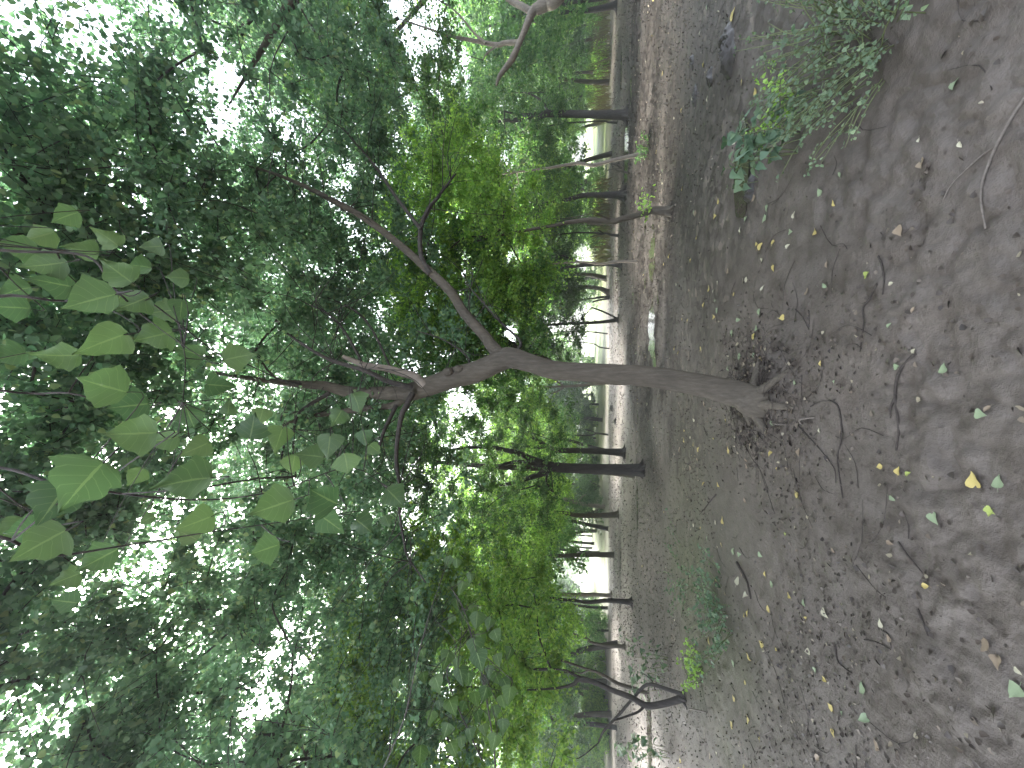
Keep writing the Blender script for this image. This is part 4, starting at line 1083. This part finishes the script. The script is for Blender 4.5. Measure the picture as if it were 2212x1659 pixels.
stick('dark broken branch behind the weeds on the wet mud', [(1594, 1215), (1610, 1245), (1618, 1262), (1624, 1294)], .016)
stick('dark stick lying in the silt with a forked end', [(1548, 1068), (1530, 1090), (1512, 1112)], .010)
stick('grey broken stick standing askew in the litter under the many stemmed tree', [(1528, 1539), (1505, 1534), (1487, 1541)], .014, bark='stick_pale', lift=.08)
stick('dead crooked branch lying at the water edge with its twigs in the air', [(1361, 374), (1344, 363), (1322, 352)], .04, bark='stick', lift=.3, extra=[[(1344, 363), (1328, 366), (1312, 372)], [(1340, 361), (1326, 346), (1310, 340)]])
for lab, (px, py), (a, b_, c) in [('large dark clod of trampled mud near the weed clumps', (1572, 108), (.33, .2, .075)), ('smaller dark clod beyond the large one', (1536, 165), (.16, .09, .05)), ('flat dark clod on the pale silt', (1502, 205), (.22, .10, .04)), ('dark lump of mud close to the small seedling', (1622, 412), (.16, .1, .05)), ('low dark lump near the wet edge', (1497, 135), (.13, .07, .04)),
                                 ('small black lump on the pink silt', (1323, 882), (.22, .15, .12)), ('tiny dark lump lying by the streak of water', (1329, 911), (.2, .15, .1))]:
    b = onG(px, py)
    u = np.linspace(0, 1, 30)[1:]; q = np.arange(48) / 48 * 2 * math.pi
    vv, ff = [[0, 0, c]], []
    for r_ in u:
        for t in q:
            k = 1 + .45 * (2 * float(fbm(np.array([math.cos(t) * 1.6 + px]), np.array([math.sin(t) * 1.6]), 3, 3)[0]) - 1)
            x, y = a * r_ * math.cos(t) * k, b_ * r_ * math.sin(t) * k
            z = c * (1 - r_ ** 2.4) * (.1 + 1.5 * float(fbm(np.array([x * 16 + px]), np.array([y * 16]), 8, 4)[0]) + .9 * abs(float(fbm(np.array([x * 45 + px]), np.array([y * 45]), 9, 2)[0]) - .5)) - .035 * r_ ** 3
            vv.append([x, y, z])
    ff = [[1 + i * 48 + k, 1 + (i + 1) * 48 + k, 1 + (i + 1) * 48 + (k + 1) % 48, 1 + i * 48 + (k + 1) % 48] for i in range(len(u) - 1) for k in range(48)]
    g = Geo(); g.add(vv, ff); g.add(vv, [[0, 1 + k, 1 + (k + 1) % 48] for k in range(48)])
    if 'M_clod' not in globals(): M_clod = plain('wet dark mud', (.028, .024, .021), rough=.45, var=.4, scale=40)
    o = obj('mud_clod', g.mesh('mud_clod', M_clod), loc=(b.x, b.y, b.z)); tag(o, lab, 'mud clod')

# ------------------------------------------------------------------ litter: bits nobody could count
def litter():
    n = 120000
    r = np.exp(rng.uniform(math.log(1.3), math.log(26), n)); a = R(58) * rng.uniform(-1, 1, n)
    x, y = r * np.sin(a), r * np.cos(a)
    dens = np.clip((fbm(x * .7, y * .7, 81, 3) - .46) * 4, .03, 1) * np.clip((r - 1.8) / 4.5, .05, .7)
    dens = np.maximum(dens, np.exp(-(np.hypot(x - BASE.x - .05, y - BASE.y + .1) / .55) ** 2))
    dens = np.maximum(dens, np.clip((r - 4.5) / 4, 0, 1) * np.clip((fbm(x * .5, y * .9, 83, 3) - .25) * 3.5, .15, 1))
    k = rng.random(n) < dens
    x, y = x[k], y[k]
    m_ = 1000; rr = np.abs(rng.normal(0, .36, m_)); aa = rng.uniform(0, 6.28, m_)
    x = np.concatenate([x, BASE.x + .02 + rr * np.cos(aa)]); y = np.concatenate([y, BASE.y - .12 + rr * np.sin(aa) * .9])
    p = np.stack([x, y, hgt(x, y) + rng.uniform(.002, .012, len(x))], -1)
    g = Geo()
    rr_ = np.hypot(x, y); szs = rng.uniform(.008, .035, len(p)) * np.clip(rr_ / 7, 1, 2.6) * np.where(np.arange(len(p)) > len(p) - m_, 1.7, 1)
    nearby = rr_ < 4.2
    leaves(g, p[nearby], szs[nearby], pitch=(-25, 25), roll=28, narrow=.8)
    leaves(g, p[~nearby], szs[~nearby] * .8, pitch=(-65, 30), roll=45, narrow=.8)
    o = obj('leaf_litter', g.mesh('leaf_litter', M['litter'])); tag(o, 'dark rotting leaf bits and bark crumbs strewn over the mud', 'leaf litter', kind='stuff')
    g = Geo()
    for i in range(300):
        rr = rng.uniform(2.2, 9); a = R(rng.uniform(-55, 55)); x, y = rr * math.sin(a), rr * math.cos(a)
        if i < 110: x, y = BASE.x + rng.normal(0, .32), BASE.y - .15 + rng.normal(0, .3)
        b = rng.uniform(0, 6.28); L = rng.uniform(.04, .22); q = []
        for s_ in (-1, 0, 1):
            xx, yy = x + s_ * L * math.cos(b + .3 * s_), y + s_ * L * math.sin(b + .3 * s_); q.append((xx, yy, gz(xx, yy) + .006 + (rng.uniform(0, .05) if i < 110 else 0)))
        tube(g, q, [.0024, .002, .001], sides=4, sub=3, bump=0)
    o = obj('twig_litter', g.mesh('twig_litter', M['stick'])); tag(o, 'thin broken twiglets scattered over the mud', 'twig litter', kind='stuff')
M['litter'] = leaf_mat('rotten leaf bits', [(0, (.03, .024, .02)), (.5, (.05, .04, .033)), (.82, (.085, .068, .056)), (.93, (.16, .13, .1)), (1, (.30, .27, .19))], trans=.1, tint=(1, 1, 1))
litter()

# ------------------------------------------------------------------ the fallen leaves one can count
FL = {}
for cn, col in [('yellow', (.37, .30, .105)), ('lime', (.25, .30, .08)), ('green', (.19, .24, .145)), ('tan', (.20, .155, .11)), ('cream', (.36, .34, .25))]:
    M['fallen_' + cn] = plain('fallen leaf ' + cn, col, rough=.55, var=.12, scale=60)
    for v_ in range(3):
        g = Geo()
        broad_leaf(g, (0, -.45, 0.004), np.array([0, 1., 0]), np.array([1., 0, 0]), np.array([0, 0, 1.]), 1.0, ['delta', 'delta', 'oval'][v_], cup=.10 + .12 * v_, droop=-.04, wave=.04, seed=v_ + len(cn))
        tube(g, [(0, -.44, .01), (.03, -.62, .02), (.1 - .1 * v_, -.85, .015)], [.014, .011, .008], sides=4, sub=3, bump=0)
        FL[cn, v_] = g.mesh('fallen_leaf', M['fallen_' + cn])
GL = {'yellow': 'yellow fallen leaf lying on the mud', 'lime': 'yellow green fallen leaf lying on the mud', 'green': 'pale green fallen leaf lying on the mud', 'tan': 'tan brown fallen leaf lying on the mud', 'cream': 'cream coloured fallen leaf lying on the mud'}
def fallen(px, py, sz, cn, label=None, world=None):
    if world is None:
        b = onG(px, py); L = sz / 831 * (Vector((b.x, b.y, b.z - EYE)).dot(FW)) if sz else rng.uniform(.045, .075)
        L = min(max(L * .88, .03), .10)
    else: b, L = world, rng.uniform(.035, .075)
    o = obj('fallen_leaf', FL[cn, int(rng.integers(0, 3))])
    e = .12
    sx = (gz(b.x + e, b.y) - gz(b.x - e, b.y)) / (2 * e); sy = (gz(b.x, b.y + e) - gz(b.x, b.y - e)) / (2 * e)
    nrm = Vector((-sx, -sy, 1)).normalized()
    o.rotation_euler = (nrm.to_track_quat('Z', 'Y') @ Matrix.Rotation(rng.uniform(0, 6.28), 4, 'Z').to_quaternion() @ Matrix.Rotation(rng.normal(0, .2), 4, 'X').to_quaternion()).to_euler()
    o.location = (b.x, b.y, b.z + .007); o.scale = (L, L, L)
    tag(o, label or GL[cn], 'fallen leaf', 'fallen leaves on the mud')
def d3(X, Y): return (1106 + .3335 * X, .3335 * Y)
def d7(X, Y): return (1106 + .3335 * X, 553 + .3335 * Y)
def d11(X, Y): return (1106 + .3335 * X, 1106 + .3335 * Y)
LIST = [(d8, 'tan', [(390,55,45),(260,225,45),(950,350,40),(1435,990,40),(207,1275,50),(125,1378,35)]), (d8, 'lime', [(650,115,50),(1455,1650,55)]), (d8, 'green', [(375,190,45),(795,450,40),(845,715,42),(1150,725,65),(437,815,30),(1395,1025,70),(815,1570,50),(178,825,28),(30,1085,36)]),
        (d8, 'cream', [(805,180,42),(340,1130,28),(955,615,22)]), (d8, 'yellow', [(95,400,40),(350,697,45),(730,1365,38),(190,1540,45),(40,80,40),(65,1380,30)]),
        (d12, 'lime', [(1455,8,45),(120,147,36)]), (d12, 'green', [(1090,45,75),(240,595,40),(620,1135,70),(640,1340,85),(485,1310,45)]), (d12, 'tan', [(800,200,50),(432,250,34),(795,815,45),(715,1505,60),(330,1595,60)]), (d12, 'yellow', [(1028,478,58),(145,540,50),(250,695,38),(60,890,35),(375,1085,52),(410,1260,45),(430,1435,42)]), (d12, 'cream', [(380,660,60),(262,905,40),(1635,1030,55),(740,720,50)]),
        (d4, 'green', [(480,1135,38),(340,1240,50),(155,1500,38)]), (d4, 'tan', [(860,1500,70)]), (d4, 'yellow', [(435,1315,42),(315,1505,48),(115,420,38),(35,1575,36)]), (d4, 'cream', [(1258,935,20),(175,1390,40),(990,905,28)]),
        (d3, 'yellow', [(1435,90,75),(1245,415,34),(1360,380,26),(975,475,26),(1045,470,24),(1100,715,26),(930,985,26),(1105,1225,28),(1320,1400,36),(1340,1300,34),(1200,1540,30),(1590,1580,48)]), (d3, 'tan', [(1570,1290,44),(1190,1380,44)]), (d3, 'cream', [(1440,920,44),(1270,640,34),(1500,280,28),(1220,215,26)]), (d3, 'green', [(1520,1420,48),(1640,1420,48),(1655,1350,40)]),
        (d7, 'yellow', [(1245,315,34),(1280,205,44),(1440,245,26),(1225,605,34),(1570,515,42),(1405,1255,42),(1210,1250,32),(1310,1185,26),(1390,1065,32),(1245,1475,32),(1340,1480,36),(1055,600,30),(1080,625,24),(1105,410,22),(1140,420,24),(1160,30,30)]), (d7, 'tan', [(1615,600,34),(1515,1580,40),(1090,1255,36),(1290,990,26)]), (d7, 'green', [(1425,500,32),(1330,350,42),(1610,355,46),(1475,655,46),(1405,730,36),(1455,800,36),(1575,640,44),(1590,470,40)]), (d7, 'cream', [(1625,30,52),(1630,205,36),(1520,155,36),(1180,1060,24),(1430,680,32)]),
        (d11, 'yellow', [(1360,210,30),(1620,850,44),(1540,940,44),(1280,840,44),(1535,1345,50),(1440,1205,34),(1425,1375,46),(1095,1610,44),(1645,400,34),(1510,670,28),(1515,1110,26),(1325,440,24),(1610,1460,34)]), (d11, 'cream', [(1470,440,60),(1520,540,50),(1180,90,24)]), (d11, 'tan', [(1495,405,44),(1610,555,36),(1285,1575,36)]), (d11, 'green', [(1440,990,44),(1615,280,36)])]
for f_, cn, ls_ in LIST:
    for (X, Y, z) in ls_: fallen(*f_(X, Y), z * .3335 * 1.15, cn)
for (f_, X, Y, z, cn, lb) in [(d8, 855, 1390, 62, 'yellow', 'yellow star shaped leaf with a long stalk, beside a lime leaf'), (d8, 917, 1410, 56, 'lime', 'rounded lime green leaf touching the yellow star shaped leaf'), (d8, 1350, 1450, 115, 'yellow', 'largest dull yellow leaf with a long stalk, alone on smooth mud'),
                             (d8, 1508, 1460, 95, 'green', 'grey green wet leaf beside the largest yellow leaf'), (d12, 1420, 850, 105, 'tan', 'big brown rotting leaf touching a paler tan one'), (d12, 1502, 978, 95, 'tan', 'paler tan leaf whose stalk touches the big brown leaf'),
                             (d12, 1612, 1168, 115, 'green', 'big pale green lobed leaf at the very edge of the mud'), (d4, 1218, 545, 95, 'green', 'pale green leaf alone near the forked pale root'), (d4, 1005, 1065, 80, 'tan', 'tan leaf on the rutted mud behind the forked pale root')]:
    fallen(*f_(X, Y), z * .3335, cn, lb)
for i in range(150):
    rr = math.exp(rng.uniform(math.log(3.4), math.log(14))); a = R(rng.uniform(-50, 50))
    x, y = rr * math.sin(a), rr * math.cos(a)
    fallen(0, 0, 0, ['yellow', 'cream', 'green', 'tan', 'cream', 'yellow'][i % 6], world=Vector((x, y, gz(x, y))))

# ------------------------------------------------------------------ thin haze added over the wood, lifting the canopy like lens glare
def haze():
    m, t, out = mat('added veil haze')
    v = N(t, 'ShaderNodeVolumePrincipled')
    v.inputs['Color'].default_value = (.86, .95, 1, 1)
    v.inputs['Density'].default_value = HAZE
    v.inputs['Anisotropy'].default_value = .75
    t.links.new(v.outputs[0], out.inputs['Volume'])
    g = Geo(); a, z0, z1 = 130, -2, 22
    v_ = [(x, y, z) for z in (z0, z1) for x, y in ((-a, -a), (a, -a), (a, a), (-a, a))]
    g.add(v_, [[0, 3, 2, 1], [4, 5, 6, 7], [0, 1, 5, 4], [1, 2, 6, 5], [2, 3, 7, 6], [3, 0, 4, 7]])
    o = obj('haze', g.mesh('haze', m, smooth=False)); tag(o, 'thin haze between the trees, added to lift the canopy like lens glare', 'haze', kind='stuff')
HAZE = .0042
if HAZE: haze()
